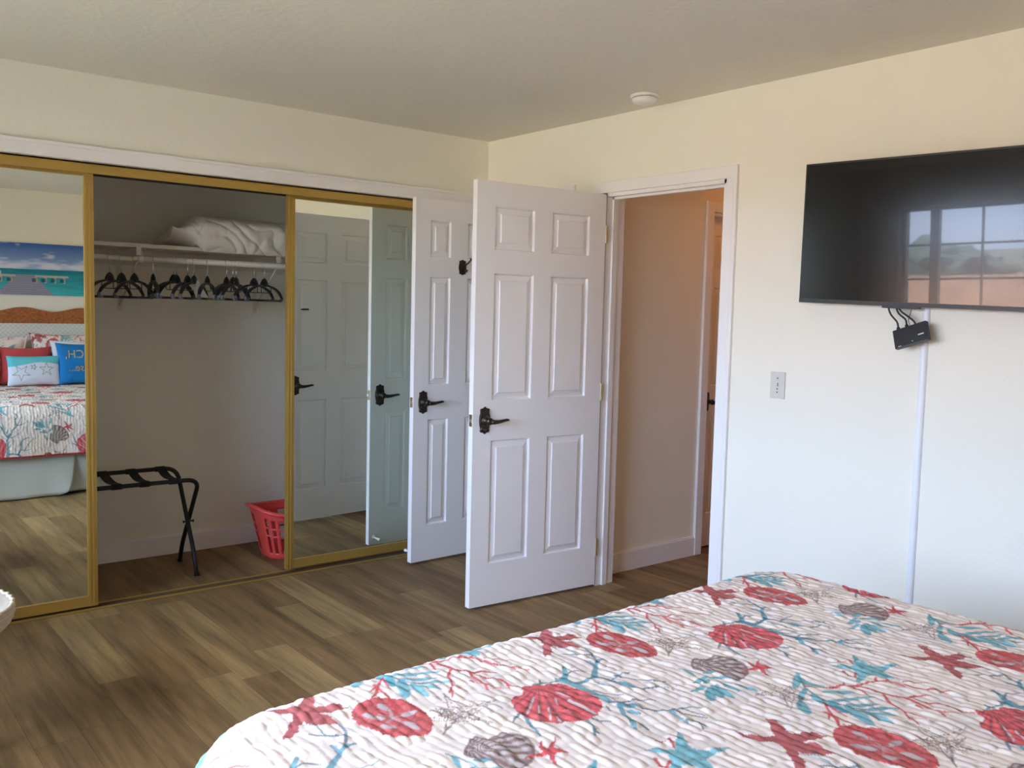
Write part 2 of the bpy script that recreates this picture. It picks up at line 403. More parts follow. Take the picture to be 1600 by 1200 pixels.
# hallway door frame and door
bm = bmesh.new()
box(bm, 0.925, 0.985, -0.918, -0.9, 0, 2.11); box(bm, 0.985, 1.80, -0.918, -0.9, DH, 2.11); box(bm, 1.80, 1.86, -0.918, -0.9, 0, 2.11)
box(bm, 0.985, 1.003, -0.9, -0.775, 0, DH); box(bm, 1.787, 1.805, -0.9, -0.775, 0, DH); box(bm, 0.985, 1.805, -0.9, -0.775, DH-0.018, DH)
bmesh.ops.bevel(bm, geom=bm.edges[:], offset=0.0015, segments=1, affect='EDGES')
struct('trim_6', bm, M['trim'])

# ------------------------------------------------------------------ six panel doors
def door_mesh(w, cols, rows=((0.205, 0.806), (1.000, 1.602), (1.712, 1.914)), h=2.03, t=0.035):
    """local: x = 0 at the latch edge .. w at the hinge, y = 0 front face, y = t back face"""
    bm = bmesh.new()
    xs = sorted([0, w]+[c for p in cols for c in p]); zs = sorted([0, h]+[c for p in rows for c in p])
    pan = [(a, b, c, d) for a, b in cols for c, d in rows]
    for side in (0, 1):
        Y = (lambda d: d) if side == 0 else (lambda d: t-d)
        for i in range(len(xs)-1):
            for j in range(len(zs)-1):
                x0, x1, z0, z1 = xs[i], xs[i+1], zs[j], zs[j+1]
                if (x0, x1, z0, z1) in pan:
                    rings = []
                    for ins, dep in ((0, 0), (0.003, 0.003), (0.006, 0.0130), (0.033, 0.0045), (0.0365, 0.0004)):
                        rings.append([bm.verts.new((a, Y(dep), b)) for a, b in ((x0+ins, z0+ins), (x1-ins, z0+ins), (x1-ins, z1-ins), (x0+ins, z1-ins))])
                    for A, B in zip(rings, rings[1:]):
                        for k in range(4): bm.faces.new((A[k], A[(k+1) % 4], B[(k+1) % 4], B[k]))
                    bm.faces.new(rings[-1])
                else:
                    bm.faces.new([bm.verts.new((a, Y(0), b)) for a, b in ((x0, z0), (x1, z0), (x1, z1), (x0, z1))])
    for a, b, c, d in (((0, 0), (0, h), 0, 1), ((w, 0), (w, h), 0, 1)):
        pass
    for x in (0, w):
        bm.faces.new([bm.verts.new((x, y, z)) for y, z in ((0, 0), (t, 0), (t, h), (0, h))])
    for z in (0, h):
        bm.faces.new([bm.verts.new((x, y, z)) for x, y in ((0, 0), (w, 0), (w, t), (0, t))])
    bmesh.ops.remove_doubles(bm, verts=bm.verts[:], dist=1e-5)
    return bm
ESC = [(0, 66), (5, 62), (12, 57.5), (19, 57), (25, 54), (26.5, 49), (25, 42), (26.5, 32), (30, 18), (31, 0)]
ESC = [(a/1000, b/1000) for a, b in ESC]
ESC_O = ESC + [(a, -b) for a, b in ESC[::-1][1:]] + [(-a, -b) for a, b in ESC[1:]] + [(-a, b) for a, b in ESC[::-1][1:-1]]
def lever_set(parent, hx, hz, t, front=True, back=True, back_shift=0.0):
    """door handle: escutcheon plate, hub and lever, on each face of the door slab"""
    for side, on in ((-1, front), (1, back)):
        if not on: continue
        hx = hx+(back_shift if side > 0 else 0)
        y0 = 0 if side < 0 else t
        fr = lambda a, b, c, y0=y0, side=side: Vector((hx+a, y0+side*c, hz+b))
        bm = bmesh.new(); plate(bm, ESC_O, fr, 0.008, 0.80)
        plate(bm, [(a*0.6, b*0.62) for a, b in ESC_O], lambda a, b, c: fr(a, b, c+0.007), 0.004, 0.8)
        h = local('door_handle', bm, M['bronze'], parent)
        bm = bmesh.new()
        prof = [(0.024, 0.009), (0.025, 0.014), (0.019, 0.018), (0.012, 0.024), (0.011, 0.040), (0.016, 0.046), (0.017, 0.052), (0.010, 0.058), (0.004, 0.059)]
        lathe(bm, [(r, side*d) for r, d in prof], (hx, y0, hz), 20, 'y')
        local('hub', bm, M['bronze'], h, True)
        bm = bmesh.new()
        pts = [(hx+0.004, y0+side*0.050, hz-0.001), (hx+0.022, y0+side*0.053, hz-0.004), (hx+0.045, y0+side*0.055, hz-0.003), (hx+0.07, y0+side*0.056, hz+0.001), (hx+0.092, y0+side*0.056, hz+0.004), (hx+0.103, y0+side*0.055, hz+0.003)]
        tube(bm, pts, [0.015, 0.014, 0.0115, 0.0095, 0.0085, 0.006], 12, flat=0.8)
        local('lever', bm, M['bronze'], h, True)
def latch(parent, z, t):
    bm = bmesh.new(); box(bm, -0.0012, 0.001, t/2-0.0125, t/2+0.0125, z-0.0285, z+0.0285)
    for dz in (-0.021, 0.021): lathe(bm, [(0.0035, 0.0), (0.003, -0.0022)], (0, t/2, z+dz), 10, 'x')
    p = local('latch_plate', bm, M['brass'], parent)
    bm = bmesh.new()
    for a in (0,):
        vs = [bm.verts.new(q) for q in ((0, t/2-0.008, z-0.010), (0, t/2+0.008, z-0.010), (0, t/2+0.008, z+0.010), (0, t/2-0.008, z+0.010), (-0.011, t/2-0.006, z-0.008), (-0.004, t/2+0.007, z-0.008), (-0.004, t/2+0.007, z+0.008), (-0.011, t/2-0.006, z+0.008))]
        for f in ((0, 1, 2, 3), (4, 5, 6, 7), (0, 1, 5, 4), (1, 2, 6, 5), (2, 3, 7, 6), (3, 0, 4, 7)): bm.faces.new([vs[i] for i in f])
    local('latch_bolt', bm, M['chrome'], p)
def hinges(parent, w, t):
    for z in (0.20, 1.02, 1.83):
        bm = bmesh.new(); lathe(bm, [(0.0055, z-0.045), (0.0055, z+0.045)], (w+0.004, -0.003, 0), 10, 'z')
        box(bm, w-0.0005, w+0.0015, 0.0, t*0.9, z-0.045, z+0.045)
        local('hinge', bm, M['brass'], parent)
def place_door(o, L, a, z): o.location = (L[0], L[1], z); o.rotation_euler = (0, 0, a)
d1 = struct('door_1', door_mesh(0.78, ((0.103, 0.333), (0.440, 0.675))), M['door']); place_door(d1, (-0.794, -0.969), -0.072, 0.013)
lever_set(d1, 0.066, 0.905, 0.035, back_shift=0.028); latch(d1, 0.905, 0.035); hinges(d1, 0.78, 0.035)
d2 = struct('door_2', door_mesh(0.598, ((0.099, 0.239), (0.359, 0.499))), M['door']); place_door(d2, (-0.606, -0.160), 0.028, 0.016)
lever_set(d2, 0.064, 0.905, 0.035); latch(d2, 0.905, 0.035); hinges(d2, 0.598, 0.035)
# white peg stop low on the closet side of the second door
bm = bmesh.new(); lathe(bm, [(0.013, 0.035), (0.013, 0.040), (0.005, 0.044), (0.005, 0.095), (0.009, 0.097), (0.009, 0.112)], (0.035, 0, 0.045), 14, 'y')
local('door_stop', bm, M['trim'], d2, True)
d3 = struct('door_3', door_mesh(0.775, ((0.103, 0.333), (0.440, 0.672))), M['door']); place_door(d3, (1.008, -0.835), 0, 0.012)
lever_set(d3, 0.066, 0.905, 0.035)
# robe hook on the front of the second door
def robe_hook(name, parentdoor, hx, hz, ysurf, side, label):
    root = thing(name, label, 'hook'); root.location = parentdoor.matrix_basis @ Vector((hx, ysurf, hz)); root.rotation_euler = parentdoor.rotation_euler
    fr = lambda a, b, c: Vector((a, side*c, b))
    s = 0.86
    bm = bmesh.new(); plate(bm, [(a*s, b*s*0.78) for a, b in ESC_O], fr, 0.006, 0.78); plate(bm, [(a*s*0.55, b*s*0.5) for a, b in ESC_O], lambda a, b, c: fr(a, b, c+0.005), 0.004, 0.8)
    local('back_plate', bm, M['bronze'], root)
    bm = bmesh.new()
    tube(bm, [(0, side*0.006, 0.006), (0.002, side*0.026, 0.012), (0.010, side*0.045, 0.026), (0.018, side*0.056, 0.043), (0.016, side*0.054, 0.052)], [0.006, 0.005, 0.0045, 0.005, 0.006], 10)
    local('prong', bm, M['bronze'], root, True)
    bm = bmesh.new()
    tube(bm, [(0, side*0.008, -0.008), (0.002, side*0.020, -0.022), (0.004, side*0.034, -0.024), (0.005, side*0.040, -0.014)], [0.0055, 0.0045, 0.0045, 0.005], 10)
    local('prong', bm, M['bronze'], root, True)
    return root
bpy.context.view_layer.update()
robe_hook('robe_hook', d2, 0.322, 1.664, 0.0, -1, 'dark bronze double robe hook on the white door nearest the corner')
def coat_peg():
    t = thing('coat_peg', 'short dark coat peg on the open door, reflected in the right mirror', 'hook')
    t.location = d1.matrix_basis @ Vector((0.135, 0.035, 1.405)); t.rotation_euler = d1.rotation_euler
    bm = bmesh.new(); tube(bm, [(-0.020, 0.048, 0.0), (0.026, 0.048, 0.001)], [0.0055, 0.0065], 10); local('bar', bm, M['bronze'], t, True)
    bm = bmesh.new(); tube(bm, [(0, 0, 0), (0, 0.046, 0)], 0.005, 10); local('stem', bm, M['bronze'], t, True)
coat_peg()

# ------------------------------------------------------------------ closet: header, tracks, sliding mirror doors
def closet_front():
    bm = boxes((OPX[0], OPX[1], 0.030, 0.036, 2.010, 2.056), (OPX[0], OPX[1], 0.030, 0.075, 2.050, 2.056), (OPX[0], OPX[1], 0.029, 0.038, 2.009, 2.014))
    t = tag(obj('header_track', bm, M['gold']), 'gold metal header track across the top of the closet opening', 'closet track')
    obj('guide_channel', boxes((OPX[0], OPX[1], 0.0755, 0.125, 2.044, 2.056), (OPX[0], OPX[1], 0.0788, 0.0800, 2.03, 2.044), (OPX[0], OPX[1], 0.123, 0.125, 2.01, 2.044)), M['dark'], t)
    bm = bmesh.new()
    for y in (0.046, 0.0545, 0.126):
        box(bm, OPX[0], OPX[1], y-0.0011, y+0.0011, 0.0, 0.0085)
    tag(obj('floor_track', bm, M['gold']), 'thin ribbed gold floor track below the mirror doors', 'closet track')
    obj('track_bed', boxes((OPX[0], OPX[1], 0.044, 0.128, 0.0, 0.0016)), M['track'], bpy.data.objects['floor_track'])
closet_front()
def mirror_door(x0, x1, y, label, zb=0.011, zt=2.024):
    """frame 30 mm deep at y .. y+0.03, glass 8 mm behind the face"""
    t = thing('mirror_sliding_door', label, 'mirror door', ((x0+x1)/2, y+0.014, zb))
    sw = 0.041; d = 0.028
    for a in (x0, x1-sw):
        bm = boxes((a, a+sw, y, y+d, zb, zt), (a+0.006, a+0.010, y-0.003, y, zb, zt), (a+0.022, a+0.028, y-0.004, y, zb, zt), bevel=0.0008)
        obj('stile', bm, M['gold'], t)
    obj('bottom_rail', boxes((x0+sw, x1-sw, y+0.002, y+d, zb, zb+0.048), (x0+sw, x1-sw, y, y+0.004, zb+0.041, zb+0.048), bevel=0.0006), M['gold'], t)
    obj('top_rail', boxes((x0+sw, x1-sw, y+0.002, y+d, zt-0.026, zt), (x0+sw, x1-sw, y, y+0.004, zt-0.026, zt-0.021), bevel=0.0006), M['gold'], t)
    obj('mirror_pane', boxes((x0+sw-0.002, x1-sw+0.002, y+0.010, y+0.016, zb+0.046, zt-0.024)), M['mirror'], t)
    return t
mirror_door(-3.300, -2.199, 0.050, 'gold framed mirror sliding door at the left, reflecting the bed and pillows', zb=0.019)
mirror_door(-1.241, -0.170, 0.082, 'gold framed mirror sliding door at the right, reflecting the two open doors', zb=0.024)

# ------------------------------------------------------------------ closet interior
def closet_inside():
    ZS = 1.722
    sh = tag(obj('closet_shelf', boxes((-3.5, 0, 0.52, CB, ZS, ZS+0.018), (-3.5, 0, 0.502, 0.52, ZS-0.002, ZS+0.018), bevel=0.0015), M['rod']), 'cream painted closet shelf above the hanging rod', 'shelf')
    obj('cleat', boxes((-3.5, 0, CB-0.018, CB, ZS-0.085, ZS)), M['rod'], sh)
    rod = thing('closet_rod', 'cream painted telescoping closet rod holding the hangers', 'rod', (-1.87, 0.50, 1.66))
    for nm, a, b, r in (('thin_tube', -3.5, -1.84, 0.0125), ('thick_tube', -1.865, 0.0, 0.0155)):
        bm = bmesh.new(); lathe(bm, [(r, a), (r, b)], (0, 0.50, 1.662), 16, 'x'); obj(nm, bm, M['rod'], rod, True)
    bm = bmesh.new(); lathe(bm, [(0.018, -1.876), (0.018, -1.846)], (0, 0.50, 1.662), 16, 'x'); obj('collar', bm, M['rod'], rod, True)
    for i, x in enumerate((-1.872, -1.105)):
        br = thing('shelf_bracket', ('white shelf bracket behind the left end of the thick rod' if i == 0 else 'white shelf bracket with a slanted brace by the right mirror door'), 'bracket', (x, CB, 1.4))
        obj('hook_plate', boxes((x-0.012, x+0.012, 0.488, 0.498, 1.679, ZS), (x-0.012, x+0.012, 0.49, CB-0.02, ZS-0.006, ZS-0.003)), M['rod'], br)
        bm = bmesh.new(); tube(bm, [(x, 0.515, 1.652), (x, 0.60, 1.585), (x, CB-0.004, 1.42)], 0.006, 8); obj('brace', bm, M['rod'], br)
        obj('wall_plate', boxes((x-0.012, x+0.012, CB-0.003, CB, 1.39, ZS-0.086)), M['rod'], br)
closet_inside()

def make_hanger():
    """local: origin at the top of the rod under the hook, hanger lies in the x-z plane"""
    r = thing('clothes_hanger', '', 'hanger')
    bm = bmesh.new(); R = 0.0185; pts = []
    for k in range(13):
        a = math.radians(205-k*19); pts.append((R*math.cos(a), 0, -R+0.0015+R*math.sin(a)))
    pts += [(0.004, 0, -R-0.020), (0, 0, -R-0.034), (0, 0, -0.108)]
    tube(bm, pts, 0.0017, 8); local('hook', bm, M['chrome'], r, True)
    # neck pad: a domed, flattened lump
    bm = bmesh.new()
    prof = [(0.0005, 0.004), (0.014, 0.001), (0.027, -0.009), (0.037, -0.022), (0.041, -0.033), (0.033, -0.041), (0.014, -0.045), (0.0005, -0.046)]
    lathe(bm, prof, (0, 0, -0.092), 20, 'z')
    for v in bm.verts: v.co.y *= 0.34
    local('neck', bm, M['hanger'], r, True)
    for s in (-1, 1):
        bm = bmesh.new()
        pts = [(s*0.004, 0, -0.128), (s*0.05, 0, -0.131), (s*0.10, 0, -0.139), (s*0.145, 0, -0.153), (s*0.178, 0, -0.171), (s*0.197, 0, -0.189), (s*0.205, 0, -0.201)]
        tube(bm, pts, [0.0095, 0.0105, 0.012, 0.0125, 0.0115, 0.009, 0.007], 10, flat=0.5); local('shoulder_arm', bm, M['hanger'], r, True)
        bm = bmesh.new(); tube(bm, [(s*0.205, 0, -0.192), (s*0.206, 0, -0.205), (s*0.196, 0, -0.212), (s*0.175, 0, -0.213)], [0.0085, 0.009, 0.008, 0.007], 10); local('tip', bm, M['hanger_grey'], r, True)
    bm = bmesh.new(); tube(bm, [(-0.185, 0, -0.213), (0.185, 0, -0.213)], 0.006, 10); local('bar', bm, M['hanger'], r, True)
    bm = bmesh.new(); tube(bm, [(-0.075, 0, -0.138), (-0.078, 0, -0.166), (-0.07, 0, -0.170), (0.07, 0, -0.170), (0.078, 0, -0.166), (0.075, 0, -0.138)], 0.0022, 8); local('inner_bar', bm, M['hanger'], r, True)
    return r
HG = [(-2.012, 58, 'leftmost black hanger on the closet rod, half hidden by the gold door frame'), (-1.954, 60, 'second black hanger from the left on the closet rod'), (-1.891, 52, 'third black hanger from the left, just left of the rod collar'),
      (-1.798, -12, 'black hanger seen edge-on, alone to the right of the rod collar'), (-1.692, 55, 'black hanger that starts the middle cluster on the closet rod'), (-1.676, 50, 'second hanger of the middle cluster, right behind its first one'),
      (-1.618, 42, 'black hanger carrying a pale paper tag, middle of the closet rod'), (-1.584, 38, 'black hanger just right of the one with the paper tag'), (-1.511, 24, 'lone black hanger between the middle and the right clusters'),
      (-1.405, 36, 'first black hanger of the right cluster below the white pillow'), (-1.369, 44, 'second black hanger of the right cluster below the white pillow'), (-1.351, 40, 'third black hanger of the right cluster below the white pillow'),
      (-1.247, 58, 'black hanger second from the right end of the row'), (-1.187, 54, 'rightmost black hanger on the rod, beside the right mirror door')]
def hang_all():
    proto = make_hanger()
    for i, (x, a, lab) in enumerate(HG):
        if i == 0: o = proto
        else:
            o = proto.copy(); COL.objects.link(o)
            for ch in proto.children:
                c = ch.copy(); COL.objects.link(c); c.parent = o
        rr = 0.0125 if x < -1.865 else 0.0155
        # hanger plane: a = 90 is square to the rod; the measured apparent width sets the swing
        ang = ANG(a, x)
        o.location = (x, 0.50, 1.662+rr+0.0008); o.rotation_euler = (0, 0, ang)
        tag(o, lab, 'hanger', 'black hangers on the closet rod')
        if i == 6:
            bm = bmesh.new()
            vs = [bm.verts.new(p) for p in ((0.014, -0.016, -0.105), (0.030, -0.050, -0.122), (0.058, -0.090, -0.205), (0.046, -0.068, -0.228), (0.012, -0.018, -0.165))]
            f = bm.faces.new(vs); e = bmesh.ops.extrude_face_region(bm, geom=[f])
            for v in e['geom']:
                if isinstance(v, bmesh.types.BMVert): v.co.x -= 0.0012
            local('paper_tag', bm, M['paper'], o)
def ANG(px_w, x):
    """yaw of the hanger plane so that its apparent width is px_w pixels"""
    view = math.atan2(0.5-CAM_P['loc'][1], x-CAM_P['loc'][0])
    d = math.hypot(0.5-CAM_P['loc'][1], x-CAM_P['loc'][0])
    w = px_w*d/CAM_P['f']/1.03/0.412
    return view - math.asin(max(-1, min(1, w)))
hang_all()

# ------------------------------------------------------------------ luggage rack in the closet
def luggage_rack():
    t = thing('luggage_rack', 'black folding luggage rack with webbing straps standing in the open closet', 'luggage rack', (-1.93, 0.47, 0))
    r = 0.0115
    xr1, xr2 = -1.620, -1.640; xl1, xl2 = -2.215, -2.195
    def frame(xl, xr, ytop, ztop, yfoot, lean):
        ym = 0.47; zm = 0.235
        L = [(xl, yfoot, 0.0), (xl, yfoot+lean*0.1, 0.10), (xl, ytop, ztop), (xr, ytop, ztop), (xr, yfoot+lean*0.1, 0.10), (xr, yfoot, 0.0)]
        pts = bend(L, 0.075, 8)
        return tubes((pts, r), seg=12)
    obj('front_top_frame', frame(xl1, xr1, 0.330, 0.515, 0.635, -0.3), M['rack'], t, True)
    obj('back_top_frame', frame(xl2, xr2, 0.620, 0.535, 0.319, 0.3), M['rack'], t, True)
    for x0, x1 in ((xr2-0.018, xr1+0.018), (xl1-0.018, xl2+0.018)):
        bm = bmesh.new(); lathe(bm, [(0.008, x0), (0.008, x0+0.004), (0.004, x0+0.005), (0.004, x1-0.005), (0.008, x1-0.004), (0.008, x1)], (0, 0.470, 0.262), 12, 'x'); obj('pivot_bolt', bm, M['rack'], t)
    for x0, x1 in ((-2.03, -2.035), (-1.885, -1.900), (-1.732, -1.755)):
        N = 10; w = 0.024; X = []; Y = []; Z = []
        bm = bmesh.new(); prev = None
        for k in range(N+1):
            s = k/N; y = 0.330+(0.620-0.330)*s; z = 0.515+(0.535-0.515)*s+0.0125-0.018*math.sin(PI*s); x = x1+(x0-x1)*s
            ring = [bm.verts.new(p) for p in ((x-w, y, z), (x+w, y, z), (x+w, y, z+0.002), (x-w, y, z+0.002))]
            if prev:
                for j in range(4): bm.faces.new((prev[j], prev[(j+1) % 4], ring[(j+1) % 4], ring[j]))
            else: bm.faces.new(ring)
            prev = ring
        bm.faces.new(prev)
        for xx, yy, zz in ((x1, 0.330, 0.515), (x0, 0.620, 0.535)): lathe(bm, [(0.0145, xx-w), (0.0145, xx+w)], (0, yy, zz), 14, 'x')
        obj('strap', bm, M['strap'], t)
    for x, y in ((xr1, 0.635), (xl1, 0.635), (xr2, 0.319), (xl2, 0.319)):
        bm = bmesh.new(); lathe(bm, [(0.0135, 0.0), (0.0135, 0.02)], (x, y, 0), 12, 'z'); obj('foot_cap', bm, M['black'], t)
luggage_rack()

# ------------------------------------------------------------------ laundry basket
def laundry_basket():
    cx, cy = -0.985, 0.470
    t = thing('laundry_basket', 'coral red plastic laundry basket on the closet floor behind the right mirror door', 'laundry basket', (cx, cy, 0))
    N, K = 88, 24; Ht = 0.262
    def P(j, z):
        a = 2*PI*j/N; k = z/Ht; A = 0.205+0.068*k; B = 0.135+0.052*k; e = 0.62
        c, s = math.cos(a), math.sin(a)
        top = Ht + 0.035*abs(c)**3
        return Vector((cx+A*math.copysign(abs(c)**e, c), cy+B*math.copysign(abs(s)**e, s), 0.004+k*top))
    bm = bmesh.new(); V = [[bm.verts.new(P(j, Ht*i/K)) for j in range(N)] for i in range(K+1)]
    for i in range(K):
        for j in range(N):
            row = i/K; slot = (j % 4) in (1, 2) and (j % 16) not in (13, 14)
            hole = slot and (0.10 < row < 0.42 or 0.46 < row < 0.62 or 0.66 < row < 0.80)
            if not hole: bm.faces.new((V[i][j], V[i][(j+1) % N], V[i+1][(j+1) % N], V[i+1][j]))
    bm.faces.new(V[0][::-1])
    o = obj('basket_body', bm, M['basket'], t, True)
    md = o.modifiers.new('thick', 'SOLIDIFY'); md.thickness = 0.0035; md.offset = 1
    bm = bmesh.new(); tube(bm, [P(j, Ht)+Vector((P(j, Ht)-Vector((cx, cy, P(j, Ht).z))).normalized()*0.010) for j in range(N)], 0.0135, 10, closed=True, flat=0.8)
    obj('rim', bm, M['basket'], t, True)
    p = Vector((-1.085, 0.338, 0.158)); obj('price_label', boxes((p.x-0.020, p.x+0.022, p.y-0.0035, p.y-0.001, p.z-0.018, p.z+0.018)), M['paper'], t)
laundry_basket()

# ------------------------------------------------------------------ pillow shapes
def vnoise(x, y, seed=0):
    """smooth value noise for arrays"""
    rs = np.random.RandomState(seed); G = rs.rand(64, 64)
    xi = np.floor(x).astype(int); yi = np.floor(y).astype(int); fx = x-xi; fy = y-yi
    fx = fx*fx*(3-2*fx); fy = fy*fy*(3-2*fy); g = lambda a, b: G[a % 64, b % 64]
    return (g(xi, yi)*(1-fx)+g(xi+1, yi)*fx)*(1-fy)+(g(xi, yi+1)*(1-fx)+g(xi+1, yi+1)*fx)*fy
def cushion(W, Hh, T, n=56, pinch=0.10, wr=0.004, seed=1, color=None, flange=0):
    """returns arrays X, Y, Z for a closed cushion, local: x width, z height (0..Hh), y thickness; front is +y"""
    s = np.linspace(-1, 1, n); m = 2*n-1
    S = np.zeros((n, m)); Tt = np.zeros((n, m)); side = np.zeros((n, m))
    tt = np.concatenate([np.linspace(-1, 1, n), np.linspace(1, -1, n)[1:]])
    S[:] = s[:, None]; Tt[:] = tt[None]; side[:, :n] = 1; side[:, n:] = -1
    e = 1-flange
    s1 = np.clip(np.abs(S)/e, 0, 1); t1 = np.clip(np.abs(Tt)/e, 0, 1)
    th = T/2*np.clip((1-s1**2.6), 0, 1)**0.5*np.clip((1-t1**2.6), 0, 1)**0.5
    px = 1-pinch*(1-np.abs(Tt)**2)*np.abs(S)**3; pz = 1-pinch*(1-np.abs(S)**2)*np.abs(Tt)**3
    X = W/2*S*px; Z = Hh/2+Hh/2*Tt*pz
    wrk = wr*(vnoise((X+5)*16, (Z+3)*16, seed)-0.5)*2 + wr*0.8*np.sin(vnoise((X+2)*7, Z*7+9, seed+3)*14)*(np.maximum(s1, t1)**2)
    Y = side*(th+0.002+wrk*np.clip(th/(T*0.15), 0, 1))
    C = color(X/W, Z/Hh) if color is not None else None
    return X, Y, Z, C
def place(X, Y, Z, loc, rz=0, tilt=0, roll=0):
    R = Matrix.Rotation(rz, 3, 'Z') @ Matrix.Rotation(tilt, 3, 'X') @ Matrix.Rotation(roll, 3, 'Y'); R = np.array(R)
    P = np.stack([X, Y, Z], -1) @ R.T + np.array(loc); return P[..., 0], P[..., 1], P[..., 2]
def shelf_pillow():
    n, m = 220, 150
    u = np.linspace(0, 1, n)[:, None]; a = np.linspace(0, 2*PI, m)[None]
    end = np.clip(1-u/0.17, 0, 1); x = -1.715+0.80*u+0*a
    prof = np.clip(1-np.abs(2*np.clip(u-0.10, 0, 1)/0.9-1)**6, 0, 1)**0.5; prof = np.maximum(prof, 0.0)
    body = np.clip((u-0.03)/0.20, 0, 1); body = body*body*(3-2*body)
    hz = (0.018+0.066*body)*(0.35+0.65*np.where(u > 0.5, prof, 1)); hy = 0.165+0.025*body-0.02*end
    cy = 0.625; ca, sa = np.cos(a), np.sin(a)
    y = cy+hy*np.sign(ca)*np.abs(ca)**0.7
    z = 1.7435+hz+hz*np.sign(sa)*np.abs(sa)**0.8
    # the open end of the case stands up as a pointed flap
    z = z+0.085*end**0.8*np.clip((0.72-y)/0.25, 0, 1)*np.clip(u/0.02+0.2, 0, 1)
    low = np.clip((0.35-sa)/0.8, 0, 1)
    over = np.clip((0.497-y)/0.018, 0, 1)*np.clip((u-0.16)/0.06, 0, 1)
    z = z-0.060*over*low*np.clip(1-(z-1.745)/0.10, 0, 1)
    front = np.clip((0.60-y)/0.10, 0, 1)*body
    w1 = np.abs(np.sin((x*0.9+z*1.1)*30+5*vnoise(x*7, z*8+3, 5)))**0.5-0.6
    w2 = np.abs(np.sin((x*0.7-z*1.5)*24+6*vnoise(x*6+7, z*7, 6)))**0.6-0.6
    w3 = vnoise(x*30, z*26+y*10, 8)-0.5
    y = y-front*(0.013*w1+0.009*w2+0.008*w3)
    y = np.where(z < 1.7395, np.minimum(y, 0.4985), y)
    z = z+(1-front)*np.clip(sa, 0, 1)*0.007*(np.abs(np.sin(x*17+y*30+4*vnoise(x*8, y*9, 2)))**0.5-0.5)*body
    me = grid_mesh('bed_pillow', x+0*z, y, z)
    o = obj('bed_pillow', me, M['case']); tag(o, 'wrinkled cream pillow lying on the closet shelf', 'pillow')
    bm = bmesh.new(); bm.from_mesh(me); bmesh.ops.remove_doubles(bm, verts=bm.verts[:], dist=1e-5); bmesh.ops.holes_fill(bm, edges=bm.edges[:]); bm.to_mesh(me); bm.free()
shelf_pillow()

